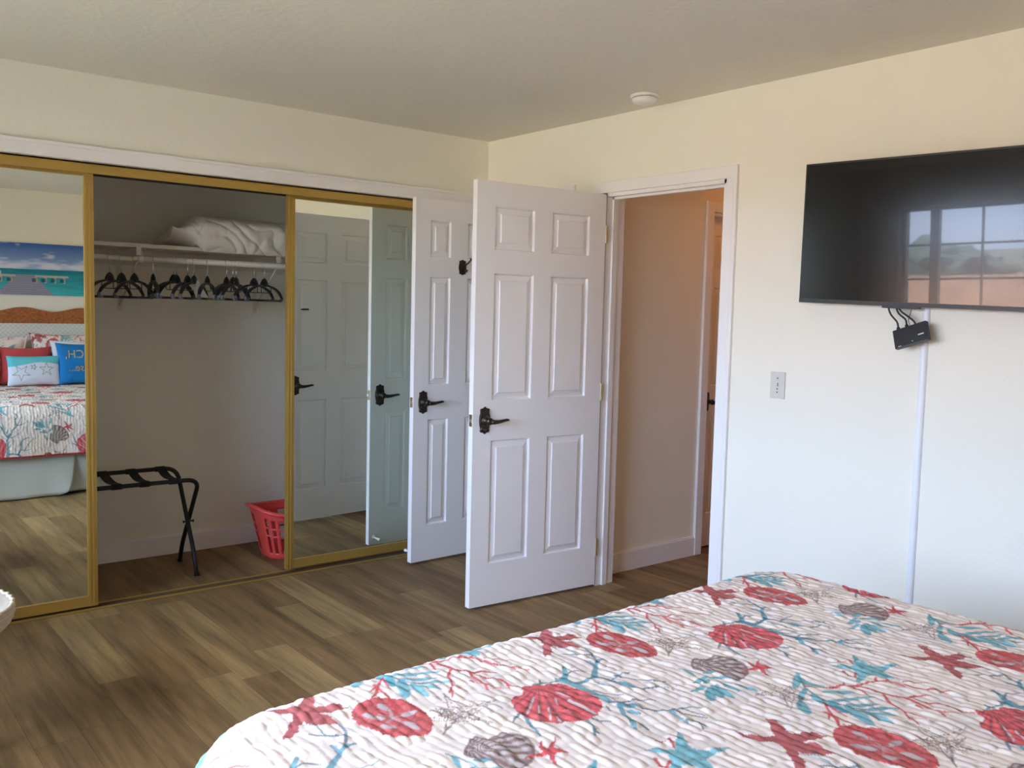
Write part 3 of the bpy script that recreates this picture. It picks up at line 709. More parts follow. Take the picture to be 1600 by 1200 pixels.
# ------------------------------------------------------------------ printed coastal pattern, one repeat (uv in metres on the cloth)
MOT = json.loads('''{"scallop":[[0.4413,0.3696],[0.45,0.3701],[0.4675,0.3639],[0.4793,0.3585],[0.491,0.3494],[0.5029,0.3477],[0.5159,0.3398],[0.5223,0.3251],[0.5274,0.2989],[0.5322,0.2697],[0.5312,0.2421],[0.5187,0.2172],[0.4982,0.1996],[0.4748,0.1885],[0.4476,0.1843],[0.4252,0.1875],[0.412,0.1997],[0.399,0.2056],[0.3894,0.2069],[0.3879,0.2167],[0.3766,0.2275],[0.3685,0.232],[0.3639,0.2469],[0.3565,0.2589],[0.356,0.272],[0.3589,0.289],[0.3672,0.3054],[0.3757,0.3221],[0.3836,0.333],[0.3962,0.3439],[0.4064,0.3464],[0.4195,0.3432],[0.4317,0.3515]],"scallop_apex":[[0.4733,0.352]],"scallop_slit":[[[0.4758,0.2658],[0.4775,0.2426],[0.4771,0.2161],[0.4738,0.1938]],[[0.4844,0.3106],[0.484,0.2929],[0.4856,0.2741]],[[0.4309,0.3203],[0.4052,0.2991],[0.3735,0.2743]],[[0.4202,0.2673],[0.4051,0.2463],[0.3904,0.2291]],[[0.4611,0.2898],[0.4422,0.2634]],[[0.408,0.2312],[0.3978,0.2108]],[[0.4127,0.2865],[0.3924,0.2628]]],"clam":[[0.8267,0.2368],[0.8501,0.2533],[0.8669,0.2596],[0.8709,0.246],[0.8817,0.2377],[0.9136,0.2416],[0.9256,0.2306],[0.9379,0.2166],[0.936,0.1959],[0.929,0.1751],[0.9074,0.1493],[0.8858,0.133],[0.8583,0.1262],[0.8393,0.1251],[0.8344,0.1367],[0.8354,0.1559],[0.8392,0.1772],[0.8321,0.1909],[0.8216,0.199],[0.816,0.2075],[0.8136,0.2218]],"clam_apex":[[0.8354,0.2386]],"star_big":[[1.2581,-0.0159],[1.2689,-0.0333],[1.2811,-0.0499],[1.3036,-0.0645],[1.3118,-0.0662],[1.3345,-0.042],[1.3582,-0.0154],[1.3647,-0.0367],[1.3513,-0.0596],[1.3367,-0.0854],[1.3564,-0.0959],[1.3801,-0.1022],[1.383,-0.1118],[1.3759,-0.1228],[1.3869,-0.133],[1.3486,-0.1234],[1.327,-0.1139],[1.3344,-0.124],[1.3411,-0.1424],[1.3359,-0.1601],[1.3344,-0.1787],[1.3169,-0.1652],[1.2988,-0.1545],[1.2928,-0.1415],[1.2897,-0.1271],[1.2735,-0.1418],[1.2633,-0.1589],[1.2465,-0.1705],[1.2268,-0.1729],[1.2308,-0.1624],[1.2462,-0.1457],[1.268,-0.1206],[1.287,-0.0964],[1.2882,-0.0796],[1.2704,-0.0686],[1.2642,-0.0522],[1.2571,-0.0333]],"star_small":[[0.9485,0.1775],[0.9536,0.1753],[0.94,0.1623],[0.9399,0.1513],[0.9635,0.1616],[0.983,0.1703],[0.9622,0.1539],[0.9495,0.1439],[0.9575,0.1292],[0.9642,0.1139],[0.9453,0.1243],[0.9338,0.1273],[0.9257,0.1144],[0.9109,0.0934],[0.9151,0.1104],[0.9246,0.1319],[0.9102,0.1405],[0.8929,0.144],[0.8828,0.1518],[0.9073,0.1477],[0.9267,0.1471],[0.9309,0.1608]],"star_teal":[[1.1795,0.0536],[1.1722,0.0365],[1.1525,0.0073],[1.151,-0.0132],[1.1651,-0.0284],[1.1917,-0.0317],[1.1991,-0.046],[1.1724,-0.0468],[1.1549,-0.0417],[1.1353,-0.0434],[1.1265,-0.0613],[1.1137,-0.0836],[1.1043,-0.0644],[1.1022,-0.0466],[1.0874,-0.0351],[1.0441,-0.0416],[1.0278,-0.0368],[1.0664,-0.0229],[1.082,-0.0104],[1.0946,0.0048],[1.0817,0.0232],[1.0729,0.047],[1.0934,0.0355],[1.1097,0.0186],[1.1206,0.0103],[1.1428,0.0279]],"dollar":[[0.1065,0.474],[0.1241,0.4923],[0.1431,0.5039],[0.1619,0.5081],[0.1727,0.5079],[0.1867,0.5039],[0.1983,0.4961],[0.2082,0.4857],[0.2153,0.4712],[0.2202,0.4537],[0.2236,0.4343],[0.2237,0.4144],[0.2219,0.3963],[0.2187,0.3765],[0.2121,0.3597],[0.205,0.3469],[0.1952,0.3365],[0.1764,0.3217],[0.164,0.321],[0.1544,0.324],[0.1421,0.3326],[0.1311,0.339],[0.1222,0.3448],[0.1144,0.3522],[0.1093,0.3677],[0.108,0.3814],[0.1045,0.3959],[0.101,0.4106],[0.098,0.4262],[0.0973,0.4376],[0.101,0.4563]],"dollar_petal":[[[0.1717,0.4763],[0.1713,0.4653],[0.1722,0.4417]],[[0.2053,0.408],[0.1953,0.4095],[0.1772,0.4109]],[[0.1674,0.3826],[0.1711,0.3706],[0.1727,0.3482]],[[0.1268,0.4581],[0.1308,0.4373],[0.1447,0.4201]],[[0.1279,0.3984],[0.1331,0.3884],[0.1407,0.3782]]],"dollar_c":[[0.1605,0.4159]],"leaf":[[[[0.789,0.2424],[0.7988,0.2233],[0.8036,0.1886],[0.8035,0.145],[0.8166,0.1003],[0.8219,0.0661]],3],[[[0.7935,0.229],[0.7813,0.1937]],7],[[[0.8136,0.193],[0.8398,0.1809]],9],[[[0.8028,0.1692],[0.8274,0.1501],[0.8387,0.1216]],8],[[[0.7972,0.1775],[0.7619,0.1695],[0.7464,0.17]],9],[[[0.7545,0.1485],[0.7299,0.1451],[0.7086,0.1469]],9],[[[0.7858,0.1627],[0.767,0.1579]],10],[[[0.7546,0.1334],[0.7247,0.1126],[0.7075,0.094]],16],[[[0.7685,0.1376],[0.7489,0.1082],[0.7346,0.0905]],13],[[[0.7795,0.1366],[0.7636,0.1041],[0.7573,0.0764]],10],[[[0.7983,0.1413],[0.7934,0.1107],[0.7942,0.0877]],9],[[[0.8137,0.1101],[0.8214,0.0889],[0.8241,0.0704]],9]],"frond":[[[[0.9776,0.0703],[0.9536,0.0484],[0.9178,0.014],[0.9047,-0.0131],[0.8906,-0.0454]],5],[[[0.9668,0.0622],[0.9314,0.0419],[0.897,0.0264]],13],[[[0.9565,0.0501],[0.9434,0.021],[0.9582,-0.0037]],11],[[[0.9124,0.0107],[0.8796,-0.0008],[0.8457,-0.0174]],10],[[[0.8441,-0.0197],[0.8265,-0.037],[0.8097,-0.0576]],18],[[[0.8993,-0.0162],[0.8841,-0.0332],[0.8703,-0.0506]],15],[[[0.8873,-0.0499],[0.877,-0.0766],[0.872,-0.0997]],16],[[[0.8893,-0.0444],[0.8989,-0.0729],[0.9064,-0.0995],[0.9231,-0.1208],[0.9428,-0.1551]],5],[[[0.9341,-0.0212],[0.9554,-0.0414],[0.9746,-0.0601]],14],[[[0.8887,-0.0474],[0.9251,-0.0688],[0.988,-0.0998]],11],[[[0.9014,-0.0818],[0.9295,-0.1024],[0.9636,-0.1199]],10],[[[0.8873,-0.0639],[0.8783,-0.0844],[0.8746,-0.1017]],16],[[[0.8968,-0.092],[0.8834,-0.1219],[0.8637,-0.1613]],20],[[[0.9094,-0.1155],[0.9046,-0.1451],[0.9006,-0.1795]],14],[[[0.9231,-0.1208],[0.9525,-0.1355],[0.9767,-0.1579]],10],[[[0.9143,-0.1328],[0.93,-0.1517],[0.9411,-0.1704]],9]],"coral":[[[[0.9254,0.0172],[0.9469,-0.0047],[0.9699,-0.0189],[0.9931,-0.0331]],4.5],[[[0.8793,-0.0506],[0.8494,-0.082],[0.8314,-0.1072],[0.8081,-0.1239]],4.5],[[[0.8793,-0.0506],[0.8669,-0.0822],[0.8609,-0.1108]],5],[[[0.8426,-0.0833],[0.8175,-0.0964]],4],[[[0.9637,-0.0179],[0.9935,-0.0311],[1.0139,-0.0469],[1.0505,-0.0544],[1.0731,-0.0601]],7],[[[0.9935,-0.0311],[1.0141,-0.0183]],4],[[[1.0139,-0.0469],[1.0159,-0.0698],[1.0234,-0.0869],[1.023,-0.1051],[1.0376,-0.1385],[1.0288,-0.1673],[1.0275,-0.1873],[1.0226,-0.2108],[1.0129,-0.2313]],7],[[[1.0031,-0.0447],[0.9972,-0.0665],[0.9893,-0.0863]],5],[[[1.0719,-0.0607],[1.0875,-0.0514]],6],[[[1.0719,-0.0607],[1.0916,-0.076],[1.097,-0.0944],[1.0951,-0.1122]],6],[[[1.0906,-0.0752],[1.1022,-0.0707]],6],[[[1.1136,-0.0994],[1.1315,-0.1195],[1.1486,-0.136]],4],[[[1.1053,-0.1086],[1.1053,-0.1317],[1.1185,-0.1609],[1.1367,-0.1825],[1.1485,-0.2043]],5.5],[[[1.1135,-0.1532],[1.1264,-0.1723],[1.1275,-0.1865]],4],[[[1.0444,-0.1452],[1.0645,-0.1507],[1.0843,-0.1713]],7],[[[1.043,-0.1607],[1.0483,-0.1826],[1.0682,-0.2121],[1.0619,-0.2382],[1.0716,-0.264]],5],[[[1.0671,-0.2078],[1.0645,-0.2231],[1.0555,-0.25]],4],[[[1.0152,-0.1065],[0.9893,-0.1295],[0.9826,-0.1452],[0.9709,-0.1704],[0.9436,-0.1953]],5],[[[0.9709,-0.1704],[0.9739,-0.1928],[0.9732,-0.212]],4],[[[0.954,-0.1904],[0.9361,-0.2151]],4],[[[1.0253,-0.2096],[1.0315,-0.2279],[1.0451,-0.2452]],4],[[[1.012,-0.1751],[1.0114,-0.1898]],4],[[[0.8455,-0.0722],[0.8445,-0.0881],[0.8412,-0.115],[0.8368,-0.137],[0.8267,-0.1664],[0.8159,-0.1975]],5.5],[[[0.8396,-0.0909],[0.8229,-0.1103],[0.8031,-0.1263]],4],[[[0.8227,-0.1228],[0.8205,-0.1337],[0.8079,-0.1454]],3.5],[[[0.829,-0.1651],[0.8357,-0.1734],[0.8403,-0.1863]],3.5],[[[0.8261,-0.169],[0.8045,-0.185]],3.5]],"redbit":[[[[1.1419,0.0419],[1.1236,0.0148]],5],[[[1.1142,0.05],[1.1296,0.0381]],3],[[[1.0648,0.0111],[1.0527,-0.0123],[1.0591,-0.0213]],5.5],[[[1.0809,-0.0096],[1.0554,-0.0225]],5]],"bigcoral":[[[[0.4695,0.3624],[0.4884,0.3612],[0.5091,0.3542],[0.5373,0.3476]],6],[[[0.4883,0.3628],[0.4971,0.3749]],4],[[[0.5373,0.3476],[0.5397,0.3078],[0.5418,0.2622],[0.5371,0.2151]],13],[[[0.535,0.3417],[0.5596,0.3615],[0.5861,0.3933]],11],[[[0.5596,0.3615],[0.5884,0.3671],[0.6066,0.3473]],4],[[[0.5251,0.3494],[0.5304,0.3622]],6],[[[0.5482,0.3162],[0.5749,0.3146],[0.608,0.3239]],9],[[[0.6058,0.3218],[0.6272,0.3412],[0.6535,0.362]],11],[[[0.649,0.3613],[0.6531,0.3835],[0.6531,0.3963]],7],[[[0.6559,0.3644],[0.6785,0.3767],[0.6884,0.3734]],7],[[[0.6692,0.3753],[0.6951,0.4166],[0.7024,0.4427],[0.702,0.4614]],5],[[[0.6884,0.4084],[0.6616,0.429],[0.6418,0.453]],5],[[[0.6619,0.4332],[0.6678,0.4738],[0.6492,0.5019]],2.5],[[[0.6065,0.3172],[0.6158,0.2983],[0.6222,0.2703],[0.6262,0.2407],[0.6368,0.2175],[0.6688,0.2031]],8],[[[0.6415,0.2981],[0.6567,0.2745],[0.6714,0.2474],[0.7069,0.2122]],4],[[[0.6235,0.2884],[0.6563,0.2945],[0.6823,0.2904]],3.5],[[[0.6253,0.2564],[0.6295,0.2306]],10],[[[0.5502,0.2702],[0.5611,0.2472],[0.5817,0.2204]],4],[[[0.5844,0.2996],[0.5868,0.2712],[0.597,0.2375]],4],[[[0.5377,0.2582],[0.5465,0.2336],[0.5635,0.2169]],3.5],[[[0.5371,0.2151],[0.5505,0.1923],[0.5633,0.1755],[0.5713,0.1457],[0.5962,0.1215]],7],[[[0.5408,0.1931],[0.5206,0.1623],[0.5083,0.1272],[0.4889,0.1043]],8],[[[0.5131,0.1329],[0.5152,0.1124],[0.5074,0.0897]],6],[[[0.5578,0.199],[0.5857,0.189],[0.6161,0.1653]],4.5],[[[0.5444,0.1869],[0.5572,0.1702]],12],[[[0.5376,0.1621],[0.5436,0.143]],9],[[[0.5085,0.1333],[0.4953,0.1187]],6],[[[0.4422,0.1854],[0.4317,0.1565],[0.4095,0.1323]],5],[[[0.4256,0.1492],[0.4223,0.1339]],5],[[[0.4566,0.1867],[0.4612,0.1692],[0.4749,0.1559]],5],[[[0.3581,0.264],[0.3439,0.2316],[0.338,0.2121],[0.3307,0.1914]],5.5],[[[0.3549,0.2792],[0.338,0.2703],[0.3273,0.2631]],5],[[[0.5182,0.204],[0.5082,0.1852]],4],[[[0.5781,0.1384],[0.5913,0.1254],[0.6049,0.1128],[0.6276,0.1104],[0.6515,0.0998],[0.6668,0.0824]],5],[[[0.6009,0.1125],[0.615,0.0916],[0.6245,0.0731],[0.6344,0.0524]],4.5],[[[0.6263,0.1093],[0.6343,0.0864],[0.6404,0.0555]],3.5],[[[0.5989,0.1109],[0.5932,0.086],[0.5861,0.0548]],5.5],[[[0.5952,0.0703],[0.6056,0.0558],[0.6037,0.0335]],5],[[[0.608,0.0521],[0.5911,0.0281]],4],[[[0.669,0.2149],[0.6834,0.1887],[0.6953,0.1427]],2],[[[0.6854,0.2288],[0.7015,0.2164],[0.7039,0.1803]],2]],"sk1":{"c":[0.9021,0.359],"tips":[[0.9325,0.4415],[0.9933,0.3519],[0.9232,0.2811],[0.8252,0.3017],[0.8618,0.3946]]},"sk2":{"c":[0.8621,0.0201],"tips":[[0.8024,0.0593],[0.8806,0.0891],[0.8007,-0.0237],[0.8628,-0.0272],[0.9035,0.0404]]},"sk3":{"c":[0.8822,-0.287],"tips":[[0.8784,-0.2373],[0.9493,-0.2961],[0.9143,-0.3294],[0.8434,-0.3174],[0.8253,-0.2533]]}}''')
T = 0.633; TN = 1200
KW = 1.7
def paint_tile():
    base = np.array(srgb(245, 228, 215)[:3]); C = np.zeros((TN, TN, 3)); C[:] = base
    g = (np.arange(TN)+0.5)/TN*T; U, V = np.meshgrid(g, g, indexing='ij')
    rs = np.random.RandomState(3)
    def tn(k, seed):       # tiling value noise
        r = np.random.RandomState(seed).rand(k, k); x = U/T*k; y = V/T*k
        xi = np.floor(x).astype(int); yi = np.floor(y).astype(int); fx = x-xi; fy = y-yi; fx = fx*fx*(3-2*fx); fy = fy*fy*(3-2*fy)
        q = lambda a, b: r[a % k, b % k]
        return (q(xi, yi)*(1-fx)+q(xi+1, yi)*fx)*(1-fy)+(q(xi, yi+1)*(1-fx)+q(xi+1, yi+1)*fx)*fy
    n1, n2, n3 = tn(9, 1), tn(60, 2), tn(200, 4)
    C *= (0.93+0.16*n1+0.05*(n3-0.5))[..., None]
    C[..., 0] *= 1+0.03*(n2-0.5); C[..., 2] *= 1-0.04*(n1-0.5)
    def window(pts, pad):
        p = np.array(pts); lo = p.min(0)-pad; hi = p.max(0)+pad
        i = np.arange(int(np.floor(lo[0]/T*TN)), int(np.ceil(hi[0]/T*TN))+1); j = np.arange(int(np.floor(lo[1]/T*TN)), int(np.ceil(hi[1]/T*TN))+1)
        return i, j, (i[:, None]+0.5)/TN*T, (j[None]+0.5)/TN*T
    def put(i, j, mask, col):
        I = np.ix_(i % TN, j % TN); m = mask[..., None]; C[I] = C[I]*(1-m)+col*m
    def inside(u, v, pts):
        p = np.array(pts); r = np.zeros(np.broadcast(u, v).shape, bool); n = len(p)
        for k in range(n):
            (x1, y1), (x2, y2) = p[k], p[(k+1) % n]
            if y1 == y2: continue
            c = ((y1 > v) != (y2 > v)) & (u < (x2-x1)*(v-y1)/(y2-y1)+x1); r ^= c
        return r
    def seg(u, v, a, b):
        a = np.array(a); b = np.array(b); d = b-a; L = d@d+1e-12
        t = np.clip(((u-a[0])*d[0]+(v-a[1])*d[1])/L, 0, 1); return np.hypot(u-a[0]-t*d[0], v-a[1]-t*d[1]), t
    def line(pts, w, col, op=0.9, leafy=False, tex=0.25, taper=True):
        w = w*KW/2*0.00042*1.9
        i, j, u, v = window(pts, w+0.004); best = np.full((len(i), len(j)), 9.0); ns = len(pts)-1
        for k in range(ns):
            d, t = seg(u, v, pts[k], pts[k+1]); s = (k+t)/ns
            if leafy: ww = w*(0.45+0.75*np.sin(np.clip(s*0.92+0.08, 0, 1)*PI)**0.7)
            elif taper: ww = w*(1.15-0.5*s)
            else: ww = w
            best = np.minimum(best, d/ww)
        I = np.ix_(i % TN, j % TN); jit = (n3[I]-0.5)*0.5
        m = np.clip((1.05+jit*0.4-best)*3.0, 0, 1)*op
        edge = np.clip(best, 0, 1)**3
        cc = np.array(col)[None, None]*(1-tex*0.8*edge-tex*(n2[I]-0.4))[..., None]
        put(i, j, m, cc)
    CORAL = np.array(srgb(216, 80, 82)[:3]); ROSE = np.array(srgb(218, 80, 86)[:3]); BRICK = np.array(srgb(180, 80, 80)[:3])
    TEAL = np.array(srgb(98, 176, 184)[:3]); STEEL = np.array(srgb(86, 138, 152)[:3]); GREY = np.array(srgb(106, 116, 124)[:3]); BROWN = np.array(srgb(132, 100, 96)[:3]); WHITE = np.array(srgb(222, 205, 200)[:3])
    # teal coral behind the scallop
    for k, (pts, w) in enumerate(MOT['bigcoral']):
        col = STEEL*(0.6+0.0)+TEAL*0.4 if w > 8 else (GREY*0.55+STEEL*0.45 if k % 3 else STEEL*0.5+TEAL*0.5)
        line(pts, w*1.0, col, 0.88, tex=0.4)
    def fill(pts, fn, op=0.92, soft=0.0):
        i, j, u, v = window(pts, 0.006)
        jx = 0.0016*(n2[np.ix_(i % TN, j % TN)]-0.5)+0.0016*(n3[np.ix_(i % TN, j % TN)]-0.5)
        m = inside(u+jx*1.5, v-jx*1.5, pts).astype(float)
        put(i, j, m*op, fn(i, j, u, v)); return i, j, u, v
    # scallop
    ap = np.array(MOT['scallop_apex'][0])
    def sc(i, j, u, v):
        I = np.ix_(i % TN, j % TN); a = np.arctan2(v-ap[1], u-ap[0]); r = np.hypot(u-ap[0], v-ap[1])
        rib = 0.5+0.5*np.cos(a*26); k = 0.70+0.50*rib-0.28*(rib < 0.10)+0.35*(n2[I]-0.5)+0.25*(n3[I]-0.5); grow = 0.10*np.sin(r*260+n1[I]*6)
        return ROSE[None, None]*(k+grow)[..., None]
    fill(MOT['scallop'], sc)
    for pts, w in zip(MOT['scallop_slit'], (7, 5, 4, 4, 3, 4, 3)): line(pts, w, WHITE, 0.85, taper=False)
    # sand dollar
    dc = np.array(MOT['dollar_c'][0])
    def sd_(i, j, u, v):
        I = np.ix_(i % TN, j % TN); k = 0.86+0.5*(n3[I]-0.5)+0.5*(n2[I]-0.5); return CORAL[None, None]*k[..., None]
    fill(MOT['dollar'], sd_)
    for p in MOT['dollar_petal']: line(p, 12, WHITE*0.86, 0.9, leafy=True)
    for k in range(5):
        a = 1.0+k*2*PI/5; e = (dc[0]+0.03*math.cos(a)*0.8, dc[1]+0.03*math.sin(a)*1.1); line([tuple(dc), e], 5, WHITE*0.75, 0.6, leafy=True)
    # clam
    ca = np.array(MOT['clam_apex'][0])
    def cl(i, j, u, v):
        I = np.ix_(i % TN, j % TN); a = np.arctan2(v-ca[1], u-ca[0]); rib = np.sin(a*24+2*n1[I]); k = np.clip(0.62+1.6*rib+0.9*(n2[I]-0.5), 0, 1)
        return BROWN[None, None]*(1-k[..., None])*1.0+np.array(srgb(192, 176, 168)[:3])[None, None]*k[..., None]
    fill(MOT['clam'], cl)
    line(MOT['clam']+[MOT['clam'][0]], 4.5, BROWN, 0.75, taper=False)
    for pts, w in MOT['leaf']: line(pts, w, TEAL, 0.88, leafy=(w > 6), tex=0.35)
    def flat(col, t=0.5):
        def f(i, j, u, v):
            I = np.ix_(i % TN, j % TN); return col[None, None]*(1+t*(n2[I]-0.5)+t*0.6*(n3[I]-0.5))[..., None]
        return f
    fill(MOT['star_big'], flat(BRICK, 0.5)); fill(MOT['star_teal'], flat(TEAL, 0.7), 0.85)
    for pts, w in MOT['redbit']: line(pts, w, CORAL)
    for pts, w in MOT['frond']: line(pts, w*0.95, TEAL*0.55+STEEL*0.45 if w < 6 else TEAL, 0.85, leafy=(w > 6), tex=0.4)
    for pts, w in MOT['coral']: line(pts, w, CORAL)
    fill(MOT['star_small'], flat(CORAL, 0.3), 0.95)
    for key, col in (('sk1', srgb(150, 122, 100)[:3]), ('sk2', srgb(130, 100, 98)[:3]), ('sk3', srgb(140, 112, 100)[:3])):
        c = np.array(MOT[key]['c']); tips = [np.array(p) for p in MOT[key]['tips']]
        for ti, tp in enumerate(tips):
            d = tp-c; nrm = np.array([-d[1], d[0]])/np.linalg.norm(d)
            for s in (-1, 1):
                pts = [tuple(c+d*q+nrm*s*0.014*(1-q)+rs.randn(2)*0.0012) for q in np.linspace(0.12, 1, 6)]; line(pts, 1.9, col, 0.75, taper=False)
            for q in range(16):
                q0 = rs.rand()**1.3*0.85; a0 = c+d*q0+nrm*rs.uniform(-1, 1)*0.015*(1-q0); an = rs.rand()*2*PI; le = 0.005+0.012*rs.rand()
                line([tuple(a0), tuple(a0+le*np.array([math.cos(an), math.sin(an)]))], 1.5, col, 0.6, taper=False)
    return np.clip(C, 0, 1)
TILE = paint_tile()
def tile_at(u, v):
    x = (u/T % 1)*TN-0.5; y = (v/T % 1)*TN-0.5; xi = np.floor(x).astype(int); yi = np.floor(y).astype(int); fx = (x-xi)[..., None]; fy = (y-yi)[..., None]
    g = lambda a, b: TILE[a % TN, b % TN]
    return (g(xi, yi)*(1-fx)+g(xi+1, yi)*fx)*(1-fy)+(g(xi, yi+1)*(1-fx)+g(xi+1, yi+1)*fx)*fy

# ------------------------------------------------------------------ bed
BO = (-2.6, -3.4); BA = math.radians(2.2)
U0, U1, V0, V1 = -0.170, 1.735, -1.38, 0.655; ZT = 0.668
def bed_xy(u, v): return BO[0]+u*np.cos(BA)-v*np.sin(BA), BO[1]+u*np.sin(BA)+v*np.cos(BA)
def quilt():
    hem = 0.365; R = 0.085
    u = np.arange(U0-hem+R*0.43, U1+hem-R*0.43, 0.0030)
    v = np.concatenate([np.arange(V0, -0.62, 0.010), np.arange(-0.62, V1+hem-R*0.43, 0.0034)])
    Uc, Vc = np.meshgrid(u, v, indexing='ij')
    rc = 0.10; iu0, iu1, iv1 = U0+R+rc, U1-R-rc, V1-R-rc
    eu = np.where(Uc < iu0, Uc-iu0, np.where(Uc > iu1, Uc-iu1, 0)); ev = np.where(Vc > iv1, Vc-iv1, 0)
    q_ = np.hypot(eu, ev)+1e-9; dx, dy = eu/q_, ev/q_; e = np.clip(q_-rc, 0, None); pre = np.minimum(q_, rc)
    arc = np.clip(e, 0, R*PI/2); hor = R*np.sin(arc/R); drop = R*(1-np.cos(arc/R))+np.clip(e-R*PI/2, 0, None)
    side = np.clip((e-R)/0.1, 0, 1)
    # the corner of a throw folds: outward bulge where both overhang
    both = np.clip(np.minimum(np.abs(eu), ev)/0.12, 0, 1)
    hor = hor + side*(0.010*np.sin((Uc*dy+Vc*dx)*11+1.0)*np.clip(drop/0.3, 0, 1)+0.012) + both*0.05*np.clip(drop/0.3, 0, 1)
    bu = np.clip(Uc, iu0, iu1)+dx*(pre+hor); bv = np.minimum(Vc, iv1)+dy*(pre+hor)
    z = ZT-drop
    # soft sag of the mattress surface
    z = z+0.006*np.sin(Uc*3.1+0.6)*np.sin(Vc*2.7+0.3)*(1-side)
    # quilting: long narrow puffs in staggered channels along v
    pitch = 0.0205
    uu = Uc+0.0045*np.sin(Vc*17+1.3)+0.0035*np.sin(Vc*43+Uc*9); ch = np.floor(uu/pitch); fu = uu/pitch-ch
    wob = np.sin(ch*12.9898)*43758.5453; off = wob-np.floor(wob)
    Lp = 0.040+0.012*np.sin(ch*2.3); q = Vc/Lp+off*3+0.12*np.sin(Uc*70); fv = q-np.floor(q)
    puff = np.sin(PI*fu)**0.6*np.abs(np.sin(PI*fv))**0.45
    cell = np.sin((ch*37.7+np.floor(q)*91.3))*9999.1; cell = cell-np.floor(cell)
    h = 0.0034*puff*(0.20+1.15*cell)+0.0022*vnoise(Uc*60+100, Vc*45+100, 4)
    nx, ny, nz = dx*np.sin(arc/R), dy*np.sin(arc/R), np.cos(arc/R)
    bu = bu+nx*h; bv = bv+ny*h; z = z+nz*h
    z = np.maximum(z, 0.05)
    X, Y = bed_xy(bu, bv)
    col = tile_at(Uc, Vc)
    border = ((Uc < u[0]+0.012) | (Uc > u[-1]-0.012) | (Vc > v[-1]-0.012))
    col[border] = np.array(srgb(185, 50, 62)[:3])
    o = obj('quilt', grid_mesh('quilt', X, Y, z, col), M['quilt'])
    tag(o, 'white quilt printed with coral, shells and starfish spread over the bed', 'quilt')
    return o
quilt()
def bed_frame():
    c = bed_xy((U0+U1)/2, 0); b = thing('bed', 'large bed with a pale dust skirt, under the printed quilt', 'bed', (float(c[0]), float(c[1]), 0), BA)
    def bb(u0, u1, v0, v1, z0, z1, bev=0.0):
        bm = boxes((u0, u1, v0, v1, z0, z1))
        if bev: bmesh.ops.bevel(bm, geom=bm.edges[:], offset=bev, segments=3, affect='EDGES')
        for q in bm.verts: q.co.x, q.co.y = [float(k) for k in bed_xy(q.co.x, q.co.y)]
        return bm
    obj('mattress', bb(U0+0.05, U1-0.05, V0, V1-0.05, 0.372, ZT-0.022, 0.06), M['mattress'], b, True)
    obj('box_spring', bb(U0+0.075, U1-0.075, V0, V1-0.08, 0.162, 0.37, 0.02), M['mattress'], b)
    def panel(pts, z0, z1, n=70, amp=0.006, bulge=0, seed=0, curl=False):
        P = np.array(pts); s = np.linspace(0, 1, n); m = 16
        base = P[0][None]*(1-s[:, None])+P[1][None]*s[:, None]; d = (P[1]-P[0]); L = np.hypot(*d); nn = np.array([d[1], -d[0]])/L
        t = np.linspace(0, 1, m)
        wv = amp*(np.sin(s*L*9+seed)+0.5*np.sin(s*L*23+seed*2))[:, None]*t[None]+bulge*t[None]**1.5+abs(amp)*2.6*np.sin(s[:, None]*L*13-t[None]*5+seed)*np.clip(t[None], 0, 1)
        edge = np.clip((s-0.9)/0.1, 0, 1)[:, None] if curl else 0
        uu = base[:, 0:1]+nn[0]*wv-(d[0]/L*0.06*edge*t[None]**3 if curl else 0); vv = base[:, 1:2]+nn[1]*wv
        zz = z1+(z0-z1)*t[None]+0*s[:, None]+(0.02*edge*t[None]**4 if curl else 0)
        x, y = bed_xy(uu, vv); o = obj('skirt_panel', grid_mesh('skirt_panel', x, y, zz), M['skirt'], b); md = o.modifiers.new('thick', 'SOLIDIFY'); md.thickness = 0.002
    mid = 0.985
    panel([(mid+0.005, V1-0.035), (U0+0.04, V1-0.035)][::-1], 0.008, 0.37, bulge=-0.045, amp=-0.005, seed=1, curl=True)
    panel([(mid-0.06, V1-0.045), (U1-0.04, V1-0.045)], 0.02, 0.37, amp=-0.004, seed=4)
    panel([(U0+0.045, V0), (U0+0.045, V1-0.04)], 0.012, 0.37, n=90, amp=-0.006, seed=2)
    panel([(U1-0.045, V0), (U1-0.045, V1-0.04)], 0.012, 0.37, n=90, amp=0.006, seed=3)
    for uu, vv in ((U0+0.12, V0+0.08), (U1-0.12, V0+0.08), (U0+0.12, V1-0.15), (U1-0.12, V1-0.15), ((U0+U1)/2, (V0+V1)/2)):
        bm = bmesh.new(); x, y = bed_xy(uu, vv); lathe(bm, [(0.025, 0), (0.025, 0.16)], (float(x), float(y), 0), 12, 'z'); obj('leg', bm, M['black'], b)
bed_frame()
